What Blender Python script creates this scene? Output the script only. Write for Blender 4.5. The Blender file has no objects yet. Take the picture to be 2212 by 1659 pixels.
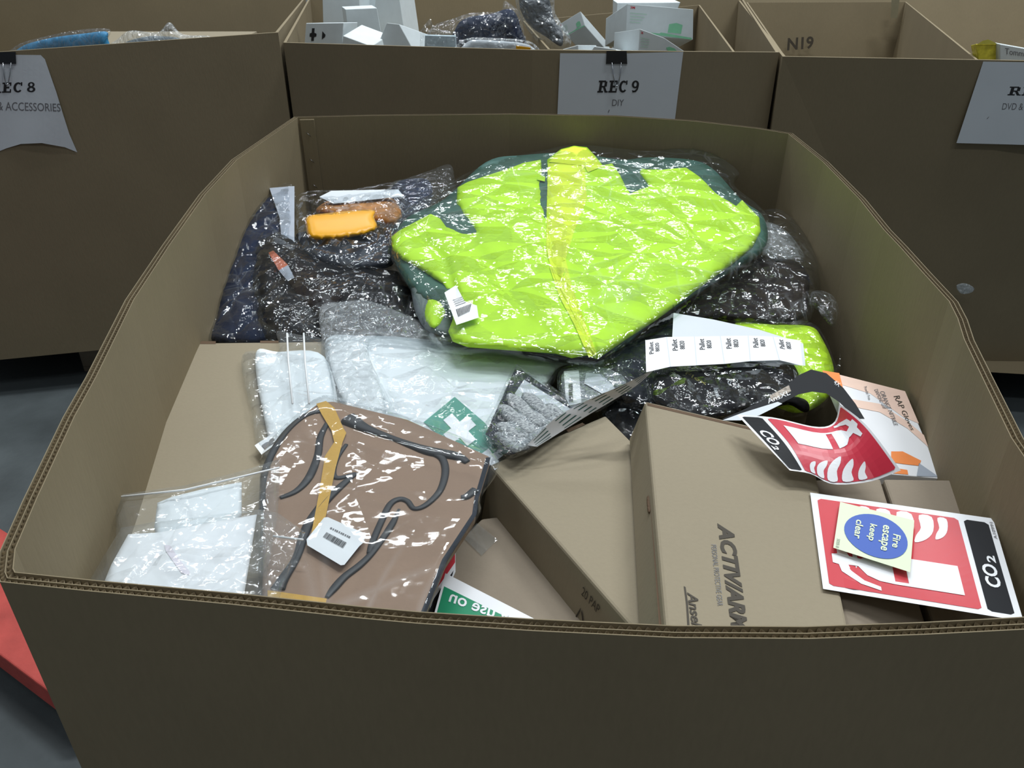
import bpy, bmesh, math, random
from mathutils import Vector, noise
from mathutils.geometry import delaunay_2d_cdt
from mathutils.kdtree import KDTree

random.seed(7)
SC = bpy.context.scene
COL = SC.collection

# ------------------------------------------------------------------ camera
W, H, F = 2212.0, 1659.0, 1700.0
PITCH = math.radians(30.0)
CAMZ = 1.28
cd = bpy.data.cameras.new('camera'); cam = bpy.data.objects.new('camera', cd); COL.objects.link(cam)
cd.sensor_fit = 'HORIZONTAL'; cd.sensor_width = 36.0; cd.lens = F / W * 36.0
cd.clip_start = 0.02; cd.clip_end = 100
cam.location = (0, 0, CAMZ); cam.rotation_euler = (math.radians(90) - PITCH, 0, 0)
SC.camera = cam

# ------------------------------------------------------------------ world, lamps, exposure
world = bpy.data.worlds.new('world'); SC.world = world; world.use_nodes = True
bg = world.node_tree.nodes['Background']
bg.inputs[0].default_value = (0.80, 0.90, 1.0, 1); bg.inputs[1].default_value = 0.15
SC.view_settings.view_transform = 'Standard'; SC.view_settings.look = 'None'
SC.view_settings.exposure = 0.0; SC.view_settings.gamma = 1.0; SC.view_settings.use_curve_mapping = False

LAMP_W = 42.0
for (lx, ly, k) in ((-4.2, 6.9, 0.8), (-1.76, 7.3, 1.1), (-0.45, 6.7, 1.1), (1.6, 7.2, 1.0), (3.8, 6.7, 0.8),
                    (-2.9, 3.2, 1.1), (0.1, 2.5, 2.5), (2.6, 2.6, 3.0), (1.5, 1.4, 1.2), (-0.6, -1.6, 0.55), (1.6, -1.8, 0.55),
                    (-4.5, 10.5, 0.8), (-1.5, 10.5, 0.8), (1.5, 10.5, 0.8), (4.5, 10.5, 0.8)):  # last row of lamps added to put more glints on the plastic bags
    ld = bpy.data.lights.new('high_bay_lamp', 'AREA'); ld.shape = 'RECTANGLE'; ld.size = 1.5; ld.size_y = 0.26
    ld.energy = LAMP_W * k; ld.color = (0.93, 0.98, 1.0)
    lo = bpy.data.objects.new('high_bay_lamp', ld); COL.objects.link(lo); lo.location = (lx, ly, 5.2)

# ------------------------------------------------------------------ colour and materials
def lin(c):
    c = c / 255.0
    return c / 12.92 if c <= 0.04045 else ((c + 0.055) / 1.055) ** 2.4
def rgb(r, g, b): return (lin(r), lin(g), lin(b), 1.0)

MATS = {}
def nodes_of(name):
    m = bpy.data.materials.new(name); m.use_nodes = True
    nt = m.node_tree
    return m, nt, nt.nodes['Principled BSDF'], nt.nodes['Material Output']
def plain(name, col, rough=0.6, spec=0.4, var=0.06, scale=40.0, bump=0.0, bscale=120.0, metal=0.0, coat=0.0, sheen=0.0):
    if name in MATS: return MATS[name]
    m, nt, p, out = nodes_of(name); N = nt.nodes; L = nt.links
    tc = N.new('ShaderNodeTexCoord'); nz = N.new('ShaderNodeTexNoise'); nz.inputs['Scale'].default_value = scale
    nz.inputs['Detail'].default_value = 5
    L.new(tc.outputs['Object'], nz.inputs['Vector'])
    rp = N.new('ShaderNodeValToRGB')
    rp.color_ramp.elements[0].position = 0.3; rp.color_ramp.elements[1].position = 0.7
    rp.color_ramp.elements[0].color = tuple(c * (1 - var) for c in col[:3]) + (1,)
    rp.color_ramp.elements[1].color = tuple(min(1, c * (1 + var)) for c in col[:3]) + (1,)
    L.new(nz.outputs['Fac'], rp.inputs['Fac']); L.new(rp.outputs['Color'], p.inputs['Base Color'])
    p.inputs['Roughness'].default_value = rough; p.inputs['Metallic'].default_value = metal
    p.inputs['Specular IOR Level'].default_value = spec
    p.inputs['Coat Weight'].default_value = coat; p.inputs['Coat Roughness'].default_value = 0.15
    p.inputs['Sheen Weight'].default_value = sheen
    if bump:
        n2 = N.new('ShaderNodeTexNoise'); n2.inputs['Scale'].default_value = bscale; n2.inputs['Detail'].default_value = 6
        L.new(tc.outputs['Object'], n2.inputs['Vector'])
        b = N.new('ShaderNodeBump'); b.inputs['Strength'].default_value = 1.0; b.inputs['Distance'].default_value = bump
        L.new(n2.outputs['Fac'], b.inputs['Height']); L.new(b.outputs['Normal'], p.inputs['Normal'])
    MATS[name] = m
    return m

def kraft(name, col, flute=0.0, var=0.05):
    """brown board: long fibres, blotches, faint washboard lines"""
    if name in MATS: return MATS[name]
    m, nt, p, out = nodes_of(name); N = nt.nodes; L = nt.links
    tc = N.new('ShaderNodeTexCoord')
    n1 = N.new('ShaderNodeTexNoise'); n1.inputs['Scale'].default_value = 6; n1.inputs['Detail'].default_value = 4
    mp = N.new('ShaderNodeMapping'); mp.inputs['Scale'].default_value = (1, 1, 0.25)
    n2 = N.new('ShaderNodeTexNoise'); n2.inputs['Scale'].default_value = 260; n2.inputs['Detail'].default_value = 3
    L.new(tc.outputs['Object'], n1.inputs['Vector']); L.new(tc.outputs['Object'], mp.inputs['Vector']); L.new(mp.outputs['Vector'], n2.inputs['Vector'])
    ad = N.new('ShaderNodeMath'); ad.operation = 'MULTIPLY_ADD'; ad.inputs[1].default_value = 0.6
    ml = N.new('ShaderNodeMath'); ml.operation = 'MULTIPLY'; ml.inputs[1].default_value = 0.4
    L.new(n2.outputs['Fac'], ml.inputs[0]); L.new(n1.outputs['Fac'], ad.inputs[0]); L.new(ml.outputs[0], ad.inputs[2])
    rp = N.new('ShaderNodeValToRGB')
    rp.color_ramp.elements[0].position = 0.35; rp.color_ramp.elements[1].position = 0.65
    rp.color_ramp.elements[0].color = tuple(c * (1 - var) for c in col[:3]) + (1,)
    rp.color_ramp.elements[1].color = tuple(c * (1 + var) for c in col[:3]) + (1,)
    L.new(ad.outputs[0], rp.inputs['Fac']); L.new(rp.outputs['Color'], p.inputs['Base Color'])
    p.inputs['Roughness'].default_value = 0.75; p.inputs['Specular IOR Level'].default_value = 0.25
    b = N.new('ShaderNodeBump'); b.inputs['Distance'].default_value = 0.0004; b.inputs['Strength'].default_value = 0.5
    L.new(n2.outputs['Fac'], b.inputs['Height'])
    L.new(b.outputs['Normal'], p.inputs['Normal'])
    MATS[name] = m
    return m

def film(name, milky=0.10, gloss=1.0, rough=0.10, scale=18.0, dist=0.004, tint=(0.95, 0.97, 0.98), streak=0.10):
    """clear polythene: transparent with a crinkled reflective skin and a slightly milky body"""
    if name in MATS: return MATS[name]
    m, nt, p, out = nodes_of(name); N = nt.nodes; L = nt.links
    N.remove(p)
    tc = N.new('ShaderNodeTexCoord')
    def M(op, a, b, clamp=False):
        n = N.new('ShaderNodeMath'); n.operation = op; n.use_clamp = clamp
        for k, x in enumerate((a, b)):
            if x is None: continue
            if isinstance(x, (int, float)): n.inputs[k].default_value = x
            else: L.new(x, n.inputs[k])
        return n.outputs[0]
    wn = N.new('ShaderNodeTexNoise'); wn.inputs['Scale'].default_value = scale * 0.35; wn.inputs['Detail'].default_value = 2
    L.new(tc.outputs['Object'], wn.inputs['Vector'])
    wp = N.new('ShaderNodeVectorMath'); wp.operation = 'MULTIPLY_ADD'; wp.inputs[1].default_value = (0.7 / scale,) * 3
    L.new(wn.outputs['Color'], wp.inputs[0]); L.new(tc.outputs['Object'], wp.inputs[2])
    def crease(sc, st, rot):
        mp = N.new('ShaderNodeMapping'); mp.inputs['Scale'].default_value = st; mp.inputs['Rotation'].default_value = rot
        n = N.new('ShaderNodeTexVoronoi'); n.feature = 'DISTANCE_TO_EDGE'; n.inputs['Scale'].default_value = sc
        L.new(wp.outputs[0], mp.inputs['Vector']); L.new(mp.outputs['Vector'], n.inputs['Vector'])
        return n.outputs['Distance']
    c1 = crease(scale, (1, 1, 1), (0, 0, 0.3)); c2 = crease(scale * 1.7, (1.0, 0.3, 1.0), (0.2, 0.1, 0.9))
    n4 = N.new('ShaderNodeTexNoise'); n4.inputs['Scale'].default_value = scale * 5; n4.inputs['Detail'].default_value = 2
    L.new(tc.outputs['Object'], n4.inputs['Vector'])
    hh = M('ADD', M('ADD', c1, M('MULTIPLY', c2, 0.5)), M('MULTIPLY', n4.outputs['Fac'], 0.07))
    msk = M('MULTIPLY', M('SUBTRACT', wn.outputs['Fac'], 0.50), 5.0, True)
    line = M('MULTIPLY', M('MULTIPLY', M('SUBTRACT', 1.0, M('MULTIPLY', M('MINIMUM', c1, c2), 22.0), True), msk), streak)
    b = N.new('ShaderNodeBump'); b.inputs['Strength'].default_value = 1.0; b.inputs['Distance'].default_value = dist
    L.new(hh, b.inputs['Height'])
    tr = N.new('ShaderNodeBsdfTransparent'); tr.inputs[0].default_value = tint + (1,)
    df = N.new('ShaderNodeBsdfDiffuse'); df.inputs[0].default_value = (0.80, 0.86, 0.90, 1)
    L.new(b.outputs['Normal'], df.inputs['Normal'])
    m1 = N.new('ShaderNodeMixShader'); L.new(M('ADD', line, milky, True), m1.inputs[0])
    L.new(tr.outputs[0], m1.inputs[1]); L.new(df.outputs[0], m1.inputs[2])
    gl = N.new('ShaderNodeBsdfGlossy'); gl.inputs['Roughness'].default_value = rough
    L.new(b.outputs['Normal'], gl.inputs['Normal'])
    fr = N.new('ShaderNodeFresnel'); fr.inputs[0].default_value = 1.5; L.new(b.outputs['Normal'], fr.inputs['Normal'])
    fm = N.new('ShaderNodeMath'); fm.operation = 'MULTIPLY'; fm.inputs[1].default_value = gloss; fm.use_clamp = True
    L.new(fr.outputs[0], fm.inputs[0])
    mn = N.new('ShaderNodeMath'); mn.operation = 'MINIMUM'; mn.inputs[1].default_value = 0.32; L.new(fm.outputs[0], mn.inputs[0])
    m2 = N.new('ShaderNodeMixShader'); L.new(mn.outputs[0], m2.inputs[0]); L.new(m1.outputs[0], m2.inputs[1]); L.new(gl.outputs[0], m2.inputs[2])
    L.new(m2.outputs[0], out.inputs['Surface'])
    MATS[name] = m
    return m

K_OUT = kraft('kraft_bin', (0.235, 0.190, 0.118))
K_BOX = kraft('kraft_carton', (0.295, 0.250, 0.175), var=0.03)
K_BOX2 = kraft('kraft_carton_grey', (0.265, 0.218, 0.165), var=0.03)
K_CORE = kraft('kraft_core', (0.44, 0.36, 0.24), var=0.2)
K_DARK = kraft('kraft_slot', (0.12, 0.075, 0.045))
PAPER = plain('white_paper', (0.78, 0.80, 0.82), 0.6, var=0.02, bump=0.0006, bscale=14)
PAPERG = plain('sign_paper', (0.62, 0.66, 0.70), 0.6, var=0.03, scale=8, bump=0.0006, bscale=9)
INK = plain('black_ink', (0.02, 0.02, 0.022), 0.6)
INKG = plain('grey_ink', (0.16, 0.16, 0.17), 0.6)
INKB = plain('brown_ink', (0.055, 0.045, 0.032), 0.7)
VWHITE = plain('vinyl_white', (0.82, 0.83, 0.86), 0.35, var=0.01, coat=0.2)
VRED = plain('vinyl_red', (0.60, 0.045, 0.062), 0.35, var=0.02, coat=0.2)
VRED2 = plain('vinyl_crimson', (0.60, 0.03, 0.06), 0.35, var=0.02, coat=0.2)
VBLK = plain('vinyl_black', (0.014, 0.015, 0.018), 0.5, spec=0.15)
VGRN = plain('vinyl_green', (0.02, 0.26, 0.13), 0.35, coat=0.2)
VMINT = plain('photoluminescent', (0.72, 0.82, 0.58), 0.5, var=0.01)
VBLUE = plain('vinyl_blue', (0.06, 0.13, 0.48), 0.5, var=0.01)
CROSSG = plain('first_aid_green', (0.03, 0.27, 0.19), 0.4)
HIVIS = plain('hi_vis_yellow', (0.56, 0.86, 0.025), 0.5, spec=0.3, var=0.04, scale=8, bump=0.0003, bscale=50)
HIVIS2 = plain('hi_vis_placket', (0.78, 0.88, 0.05), 0.5, spec=0.3, var=0.04, scale=12, bump=0.001, bscale=60)
TEAL = plain('green_lining', (0.03, 0.10, 0.085), 0.5, var=0.2, scale=20, bump=0.002, bscale=40)
GREYL = plain('grey_lining', (0.16, 0.19, 0.21), 0.6, var=0.1, bump=0.001)
NAVY = plain('navy_cloth', (0.010, 0.018, 0.048), 0.7, spec=0.1, var=0.3, scale=15, bump=0.002, bscale=30)
BLKC = plain('black_cloth', (0.009, 0.008, 0.009), 0.7, spec=0.1, var=0.3, scale=15, bump=0.002, bscale=30)
DKBR = plain('dark_brown_cloth', (0.016, 0.010, 0.009), 0.7, spec=0.1, var=0.3, scale=15, bump=0.002, bscale=30)
CHAR = plain('charcoal_cloth', (0.026, 0.031, 0.042), 0.7, spec=0.1, var=0.25, scale=25, bump=0.002, bscale=60)
BOARD = kraft('brown_backing', (0.30, 0.20, 0.14), var=0.03)
CORD = plain('dark_cord', (0.03, 0.032, 0.036), 0.5)
STRAP = plain('mustard_strap', (0.58, 0.34, 0.06), 0.6, var=0.06, bump=0.0004, bscale=300)
YELL = plain('yellow_plastic', (0.80, 0.38, 0.008), 0.35, var=0.03)
ORNG = plain('orange_card', (0.85, 0.25, 0.06), 0.5)
WCLOTH = plain('white_cloth', (0.76, 0.80, 0.82), 0.7, var=0.03, scale=10, bump=0.002, bscale=18)
GCARD = plain('grey_card', (0.36, 0.40, 0.47), 0.5, var=0.05)
CONC = plain('concrete', (0.085, 0.10, 0.105), 0.6, var=0.25, scale=5, bump=0.001, bscale=60)
WOOD = plain('pallet_wood', (0.20, 0.17, 0.12), 0.8, var=0.25, scale=14, bump=0.001, bscale=60)
WOODR = plain('red_pallet_wood', (0.55, 0.085, 0.07), 0.7, var=0.25, scale=9, bump=0.002, bscale=50)
METAL = plain('steel', (0.55, 0.57, 0.6), 0.25, metal=1.0, var=0.02)
CLIPB = plain('black_clip', (0.02, 0.022, 0.025), 0.35)
WBOX = plain('white_carton', (0.66, 0.72, 0.74), 0.5, var=0.03)
PALEG = plain('pale_green_print', (0.25, 0.62, 0.38), 0.5)
PALEP = plain('peach_print', (0.80, 0.58, 0.48), 0.45, var=0.05)
PINK = plain('pink_print', (0.74, 0.69, 0.76), 0.6)
BLUEP = plain('blue_pack', (0.05, 0.28, 0.52), 0.4, var=0.2, scale=20)
FILM = film('clear_film', milky=0.010, scale=18, dist=0.028, rough=0.07, gloss=1.35, streak=0.10)
FILMC = film('crisp_film', milky=0.04, scale=34, dist=0.015, rough=0.07, streak=0.16, gloss=1.6)
FILMM = film('milky_film', milky=0.20, scale=40, dist=0.013, rough=0.09, streak=0.25, gloss=1.2)
FILMZ = film('zip_film', milky=0.07, scale=15, dist=0.016, rough=0.09, streak=0.12)
FILMG = film('greenish_film', milky=0.012, scale=12, dist=0.020, tint=(0.92, 0.97, 0.93), rough=0.06, streak=0.12, gloss=1.5)
FILMB = film('taut_film', milky=0.02, scale=7, dist=0.014, rough=0.06, streak=0.10, gloss=1.2)

def speckle():
    m, nt, p, out = nodes_of('grey_speckled_knit'); N = nt.nodes; L = nt.links
    tc = N.new('ShaderNodeTexCoord'); mp = N.new('ShaderNodeMapping'); mp.inputs['Scale'].default_value = (1, 2.4, 1)
    mp.inputs['Rotation'].default_value = (0, 0, 0.8)
    n = N.new('ShaderNodeTexNoise'); n.inputs['Scale'].default_value = 330; n.inputs['Detail'].default_value = 2
    L.new(tc.outputs['Object'], mp.inputs['Vector']); L.new(mp.outputs['Vector'], n.inputs['Vector'])
    rp = N.new('ShaderNodeValToRGB'); rp.color_ramp.elements[0].position = 0.40; rp.color_ramp.elements[1].position = 0.56
    rp.color_ramp.elements[0].color = (0.14, 0.155, 0.17, 1); rp.color_ramp.elements[1].color = (0.42, 0.45, 0.46, 1)
    L.new(n.outputs['Fac'], rp.inputs['Fac']); L.new(rp.outputs['Color'], p.inputs['Base Color'])
    p.inputs['Roughness'].default_value = 0.85
    b = N.new('ShaderNodeBump'); b.inputs['Distance'].default_value = 0.001; L.new(n.outputs['Fac'], b.inputs['Height'])
    L.new(b.outputs['Normal'], p.inputs['Normal'])
    return m
KNIT = speckle()

# ------------------------------------------------------------------ sight lines and supporting surfaces
CP, SP = math.cos(PITCH), math.sin(PITCH)
def ray(px, py):
    a = (px - W / 2) / F; b = (H / 2 - py) / F
    return Vector((a, CP + b * SP, -SP + b * CP))
CAM = Vector((0, 0, CAMZ))
class Flat:
    """sloping support z = z0 + sy*(Y-y0) + sx*(X-x0)"""
    def __init__(s, z0, sy=0.0, y0=0.0, sx=0.0, x0=0.0): s.z0, s.sy, s.y0, s.sx, s.x0 = z0, sy, y0, sx, x0
    def t(s, px, py):
        d = ray(px, py)
        return (s.z0 - s.sy * s.y0 - s.sx * s.x0 - CAMZ) / (d.z - s.sy * d.y - s.sx * d.x)
    def pt(s, px, py, off=0.0):
        d = ray(px, py); return CAM + d * (s.t(px, py) - off / d.length)
class Upright:
    """standing support Y = y0 + k*(X-x0)"""
    def __init__(s, y0, k=0.0, x0=0.0): s.y0, s.k, s.x0 = y0, k, x0
    def t(s, px, py):
        d = ray(px, py); return (s.y0 - s.k * s.x0) / (d.y - s.k * d.x)
    def pt(s, px, py, off=0.0):
        d = ray(px, py); return CAM + d * (s.t(px, py) - off / d.length)

def at_z(px, py, z): return Flat(z).pt(px, py)
def at_y(px, py, y): return Upright(y).pt(px, py)

# ------------------------------------------------------------------ objects
def tag(o, label=None, cat=None, group=None, kind=None):
    if label: o['label'] = label
    if cat: o['category'] = cat
    if group: o['group'] = group
    if kind: o['kind'] = kind
    return o
def thing(name, label, cat, loc, group=None):
    o = bpy.data.objects.new(name, None); COL.objects.link(o); o.location = loc; o.empty_display_size = 0.05
    return tag(o, label, cat, group)
def mesh_obj(name, verts, faces, mat, parent=None, smooth=False, mats=None, midx=None):
    off = Vector((0, 0, 0)); q = parent
    while q is not None: off += q.location; q = q.parent
    me = bpy.data.meshes.new(name)
    me.from_pydata([tuple(Vector(v) - off) for v in verts], [], faces)
    for m in (mats or [mat]): me.materials.append(m)
    if midx:
        for p, i in zip(me.polygons, midx): p.material_index = i
    if smooth:
        me.polygons.foreach_set('use_smooth', [True] * len(me.polygons))
    me.update()
    o = bpy.data.objects.new(name, me); COL.objects.link(o)
    if parent: o.parent = parent
    return o
def single(o, label, cat, group=None, kind=None):
    """moves a lone mesh's origin to its base"""
    me = o.data
    c = Vector((0, 0, 0))
    for v in me.vertices: c += v.co
    c /= max(1, len(me.vertices)); c.z = min(v.co.z for v in me.vertices)
    for v in me.vertices: v.co -= c
    o.location = c
    return tag(o, label, cat, group, kind)

def smooth_loop(pts, closed=True, n=6):
    out = []; m = len(pts)
    rng = range(m) if closed else range(m - 1)
    for i in rng:
        p0 = pts[(i - 1) % m] if (closed or i > 0) else pts[i]; p1 = pts[i]; p2 = pts[(i + 1) % m]
        p3 = pts[(i + 2) % m] if (closed or i + 2 < m) else p2
        for k in range(n):
            t = k / n
            out.append(tuple(0.5 * ((2 * p1[j]) + (-p0[j] + p2[j]) * t + (2 * p0[j] - 5 * p1[j] + 4 * p2[j] - p3[j]) * t * t
                       + (-p0[j] + 3 * p1[j] - 3 * p2[j] + p3[j]) * t ** 3) for j in range(len(p1))))
    if not closed: out.append(tuple(pts[-1]))
    return out
def resample(loop, step, closed=True):
    out = []; m = len(loop)
    for i in range(m if closed else m - 1):
        a, b = loop[i], loop[(i + 1) % m]
        d = math.hypot(b[0] - a[0], b[1] - a[1]); k = max(1, int(d / step))
        for j in range(k): out.append((a[0] + (b[0] - a[0]) * j / k, a[1] + (b[1] - a[1]) * j / k))
    if not closed: out.append(tuple(loop[-1][:2]))
    return out
def inside(p, poly):
    x, y = p; c = False; n = len(poly); j = n - 1
    for i in range(n):
        xi, yi = poly[i]; xj, yj = poly[j]
        if (yi > y) != (yj > y) and x < (xj - xi) * (y - yi) / (yj - yi) + xi: c = not c
        j = i
    return c
def segdist(p, a, b):
    vx, vy = b[0] - a[0], b[1] - a[1]; wx, wy = p[0] - a[0], p[1] - a[1]
    L = vx * vx + vy * vy; t = 0 if L == 0 else max(0, min(1, (wx * vx + wy * vy) / L))
    return math.hypot(wx - t * vx, wy - t * vy)

class Lump:
    """a soft body on a support: outline traced against the support, swollen towards the open side, closed below"""
    def __init__(s, outline, base, bulge=0.03, R=60, amp=0.004, nscale=12.0, creases=(), spacing=9, soft=True, seed=0, stretch=(1, 1, 1), ridge=0.0, low=0.0, edge=0.0):
        s.loop = resample(smooth_loop(outline) if soft else outline, spacing)
        s.base, s.bulge, s.R, s.amp, s.ns, s.cr, s.sp, s.seed, s.st, s.ridge, s.low, s.edge = base, bulge, R, amp, nscale, creases, spacing, seed, stretch, ridge, low, edge
        s.kd = KDTree(len(s.loop))
        for i, p in enumerate(s.loop): s.kd.insert((p[0], p[1], 0), i)
        s.kd.balance()
    def h(s, px, py):
        d = s.kd.find((px, py, 0))[2]
        k = min(1.0, d / s.R); prof = math.sqrt(max(0.0, 1 - (1 - k) ** 2))
        q = s.base.pt(px, py)
        v = Vector((q.x * s.st[0] * s.ns + s.seed, q.y * s.st[1] * s.ns, q.z * s.ns))
        n = noise.fractal(v, 0.9, 2.1, 3) * s.amp
        if s.ridge: n += (1 - abs(noise.noise(v * 1.7))) ** 3 * s.ridge
        h = s.edge + (s.bulge - s.edge) * prof + n * min(1.0, prof * 1.6)
        for c in s.cr:   # ((a),(b), depth, width)
            dd = min(segdist((px, py), c[0][i], c[0][i + 1]) for i in range(len(c[0]) - 1))
            if dd < c[2] * 3: h += c[1] * math.exp(-(dd / c[2]) ** 2)
        return h
    def pt(s, px, py, off=0.0): return s.base.pt(px, py, s.h(px, py) + off)
    def build(s, name, mat, parent=None, closed=True, thick=0.006):
        xs = [p[0] for p in s.loop]; ys = [p[1] for p in s.loop]
        pts = [Vector(p) for p in s.loop]; n = len(pts)
        y = min(ys) + s.sp; row = 0
        while y < max(ys):
            x = min(xs) + (s.sp if row % 2 else s.sp * 0.5)
            while x < max(xs):
                q = (x + random.uniform(-1, 1) * s.sp * 0.2, y + random.uniform(-1, 1) * s.sp * 0.2)
                if inside(q, s.loop) and s.kd.find((q[0], q[1], 0))[2] > s.sp * 0.45: pts.append(Vector(q))
                x += s.sp
            y += s.sp * 0.87; row += 1
        vs, es, fs, *_ = delaunay_2d_cdt(pts, [], [list(range(n))], 1, 1e-4)
        nv = len(vs)
        top = [s.pt(v[0], v[1]) for v in vs]
        faces = [tuple(f) for f in fs]
        fixed = []
        for f in faces:
            a, b, c = top[f[0]], top[f[1]], top[f[2]]
            nr = (b - a).cross(c - a)
            fixed.append(tuple(reversed(f)) if nr.dot(CAM - a) < 0 else f)
        faces = fixed
        verts = list(top)
        if closed:
            for v in vs: verts.append(s.base.pt(v[0], v[1], -thick))
            cnt = {}
            for f in faces:
                for i in range(len(f)):
                    e = (f[i], f[(i + 1) % len(f)]); cnt[e] = 1
            side = [e for e in cnt if (e[1], e[0]) not in cnt]
            faces = faces + [tuple(i + nv for i in reversed(f)) for f in faces] + [(b, a, a + nv, b + nv) for a, b in side]
        o = mesh_obj(name, verts, faces, mat, parent, smooth=True)
        return o

def conform(polys, mapper, name, mat, parent, off=0.0006, cell=0.06, thick=0.0):
    """2D polygons (u,v) carried onto a surface mapper(u,v,off); cut into small cells so that they follow its curve"""
    bm = bmesh.new()
    for poly in polys:
        vs, es, fs, *_ = delaunay_2d_cdt([Vector(p) for p in poly], [], [list(range(len(poly)))], 1, 1e-6)
        bv = [bm.verts.new((v[0], v[1], 0)) for v in vs]
        for f in fs:
            try: bm.faces.new([bv[i] for i in f])
            except ValueError: pass
    return conform_bm(bm, mapper, name, mat, parent, off, cell, thick)
def conform_bm(bm, mapper, name, mat, parent, off=0.0006, cell=0.06, thick=0.0):
    if not bm.verts: bm.free(); return None
    for ax in (0, 1):
        lo = min(v.co[ax] for v in bm.verts); hi = max(v.co[ax] for v in bm.verts)
        k = int((hi - lo) / cell) if cell else 0
        k = min(k, 60)
        for i in range(1, k + 1):
            c = lo + (hi - lo) * i / (k + 1)
            co = [0, 0, 0]; no = [0, 0, 0]; co[ax] = c; no[ax] = 1
            bmesh.ops.bisect_plane(bm, geom=bm.verts[:] + bm.edges[:] + bm.faces[:], plane_co=co, plane_no=no)
    bm.verts.index_update()
    verts = [mapper(v.co.x, v.co.y, off + thick) for v in bm.verts]
    faces = []
    for f in bm.faces:
        idx = [v.index for v in f.verts]
        a, b, c = verts[idx[0]], verts[idx[1]], verts[idx[2]]
        if (b - a).cross(c - a).dot(CAM - a) < 0: idx.reverse()
        faces.append(tuple(idx))
    if thick:
        nv = len(verts); verts += [mapper(v.co.x, v.co.y, off) for v in bm.verts]
        es = {(f[i], f[(i + 1) % len(f)]) for f in faces for i in range(len(f))}
        side = [e for e in es if (e[1], e[0]) not in es]
        faces = faces + [tuple(i + nv for i in reversed(f)) for f in faces] + [(b, a, a + nv, b + nv) for a, b in side]
    bm.free()
    return mesh_obj(name, verts, faces, mat, parent)

def px_map(base):  return lambda u, v, off=0.0: base.pt(u, v, off)
def quad_map(q, base):
    """q = pixels of BL, BR, TR, TL of the local frame"""
    bl, br, tr, tl = q
    def f(u, v, off=0.0):
        x = (bl[0] * (1 - u) + br[0] * u) * (1 - v) + (tl[0] * (1 - u) + tr[0] * u) * v
        y = (bl[1] * (1 - u) + br[1] * u) * (1 - v) + (tl[1] * (1 - u) + tr[1] * u) * v
        return base.pt(x, y, off)
    return f
def sub_map(m, u0, v0, u1, v1):
    return lambda u, v, off=0.0: m(u0 + (u1 - u0) * u, v0 + (v1 - v0) * v, off)
def plate(name, poly, base, mat, parent=None, thick=0.0012, off=0.0, cell=30):
    return conform([poly], px_map(base), name, mat, parent, off, cell, thick)

SERIF_CACHE = {}
def text_bm(s, bold=0.0, shear=0.0, serif=False):
    cu = bpy.data.curves.new('t', 'FONT'); cu.body = s; cu.offset = bold; cu.shear = shear; cu.resolution_u = 3; cu.fill_mode = 'FRONT'
    to = bpy.data.objects.new('t', cu); COL.objects.link(to)
    dg = bpy.context.evaluated_depsgraph_get(); dg.update()
    me = bpy.data.meshes.new_from_object(to.evaluated_get(dg))
    bm = bmesh.new(); bm.from_mesh(me)
    bpy.data.objects.remove(to); bpy.data.curves.remove(cu); bpy.data.meshes.remove(me)
    return bm
def text(s, mapper, mat, parent, name='lettering', box=(0, 0, 1, 1), bold=0.0, shear=0.0, off=0.0008, cell=None, fit=None):
    """letters stretched to fill box in the mapper's frame"""
    bm = text_bm(s, bold, shear)
    if not bm.verts: return None
    xs = [v.co.x for v in bm.verts]; ys = [v.co.y for v in bm.verts]
    x0, x1, y0, y1 = min(xs), max(xs), min(ys), max(ys)
    for v in bm.verts:
        v.co.x = box[0] + (v.co.x - x0) / (x1 - x0) * (box[2] - box[0]); v.co.y = box[1] + (v.co.y - y0) / (y1 - y0) * (box[3] - box[1])
    return conform_bm(bm, mapper, name, mat, parent, off, cell if cell else 0, 0)

def solid(name, top, down, mat, parent=None, bevel=0.0):
    """closed slab from a top loop of 3D points and a downward vector"""
    n = len(top); top = [Vector(p) for p in top]; bot = [p + Vector(down) for p in top]
    nr = (top[1] - top[0]).cross(top[2] - top[0])
    fl = nr.dot(Vector(down)) > 0
    f0 = list(range(n)); f1 = [i + n for i in reversed(range(n))]
    faces = [tuple(reversed(f0)) if fl else tuple(f0), tuple(reversed(f1)) if fl else tuple(f1)]
    for i in range(n):
        j = (i + 1) % n; q = (j, i, i + n, j + n); faces.append(tuple(reversed(q)) if fl else q)
    o = mesh_obj(name, top + bot, faces, mat, parent)
    if bevel:
        m = o.modifiers.new('b', 'BEVEL'); m.width = bevel; m.segments = 2; m.limit_method = 'ANGLE'
    return o
def boxm(name, lo, hi, mat, parent=None, bevel=0.0):
    x0, y0, z0 = lo; x1, y1, z1 = hi
    return solid(name, [(x0, y0, z1), (x1, y0, z1), (x1, y1, z1), (x0, y1, z1)], (0, 0, z0 - z1), mat, parent, bevel)
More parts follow.
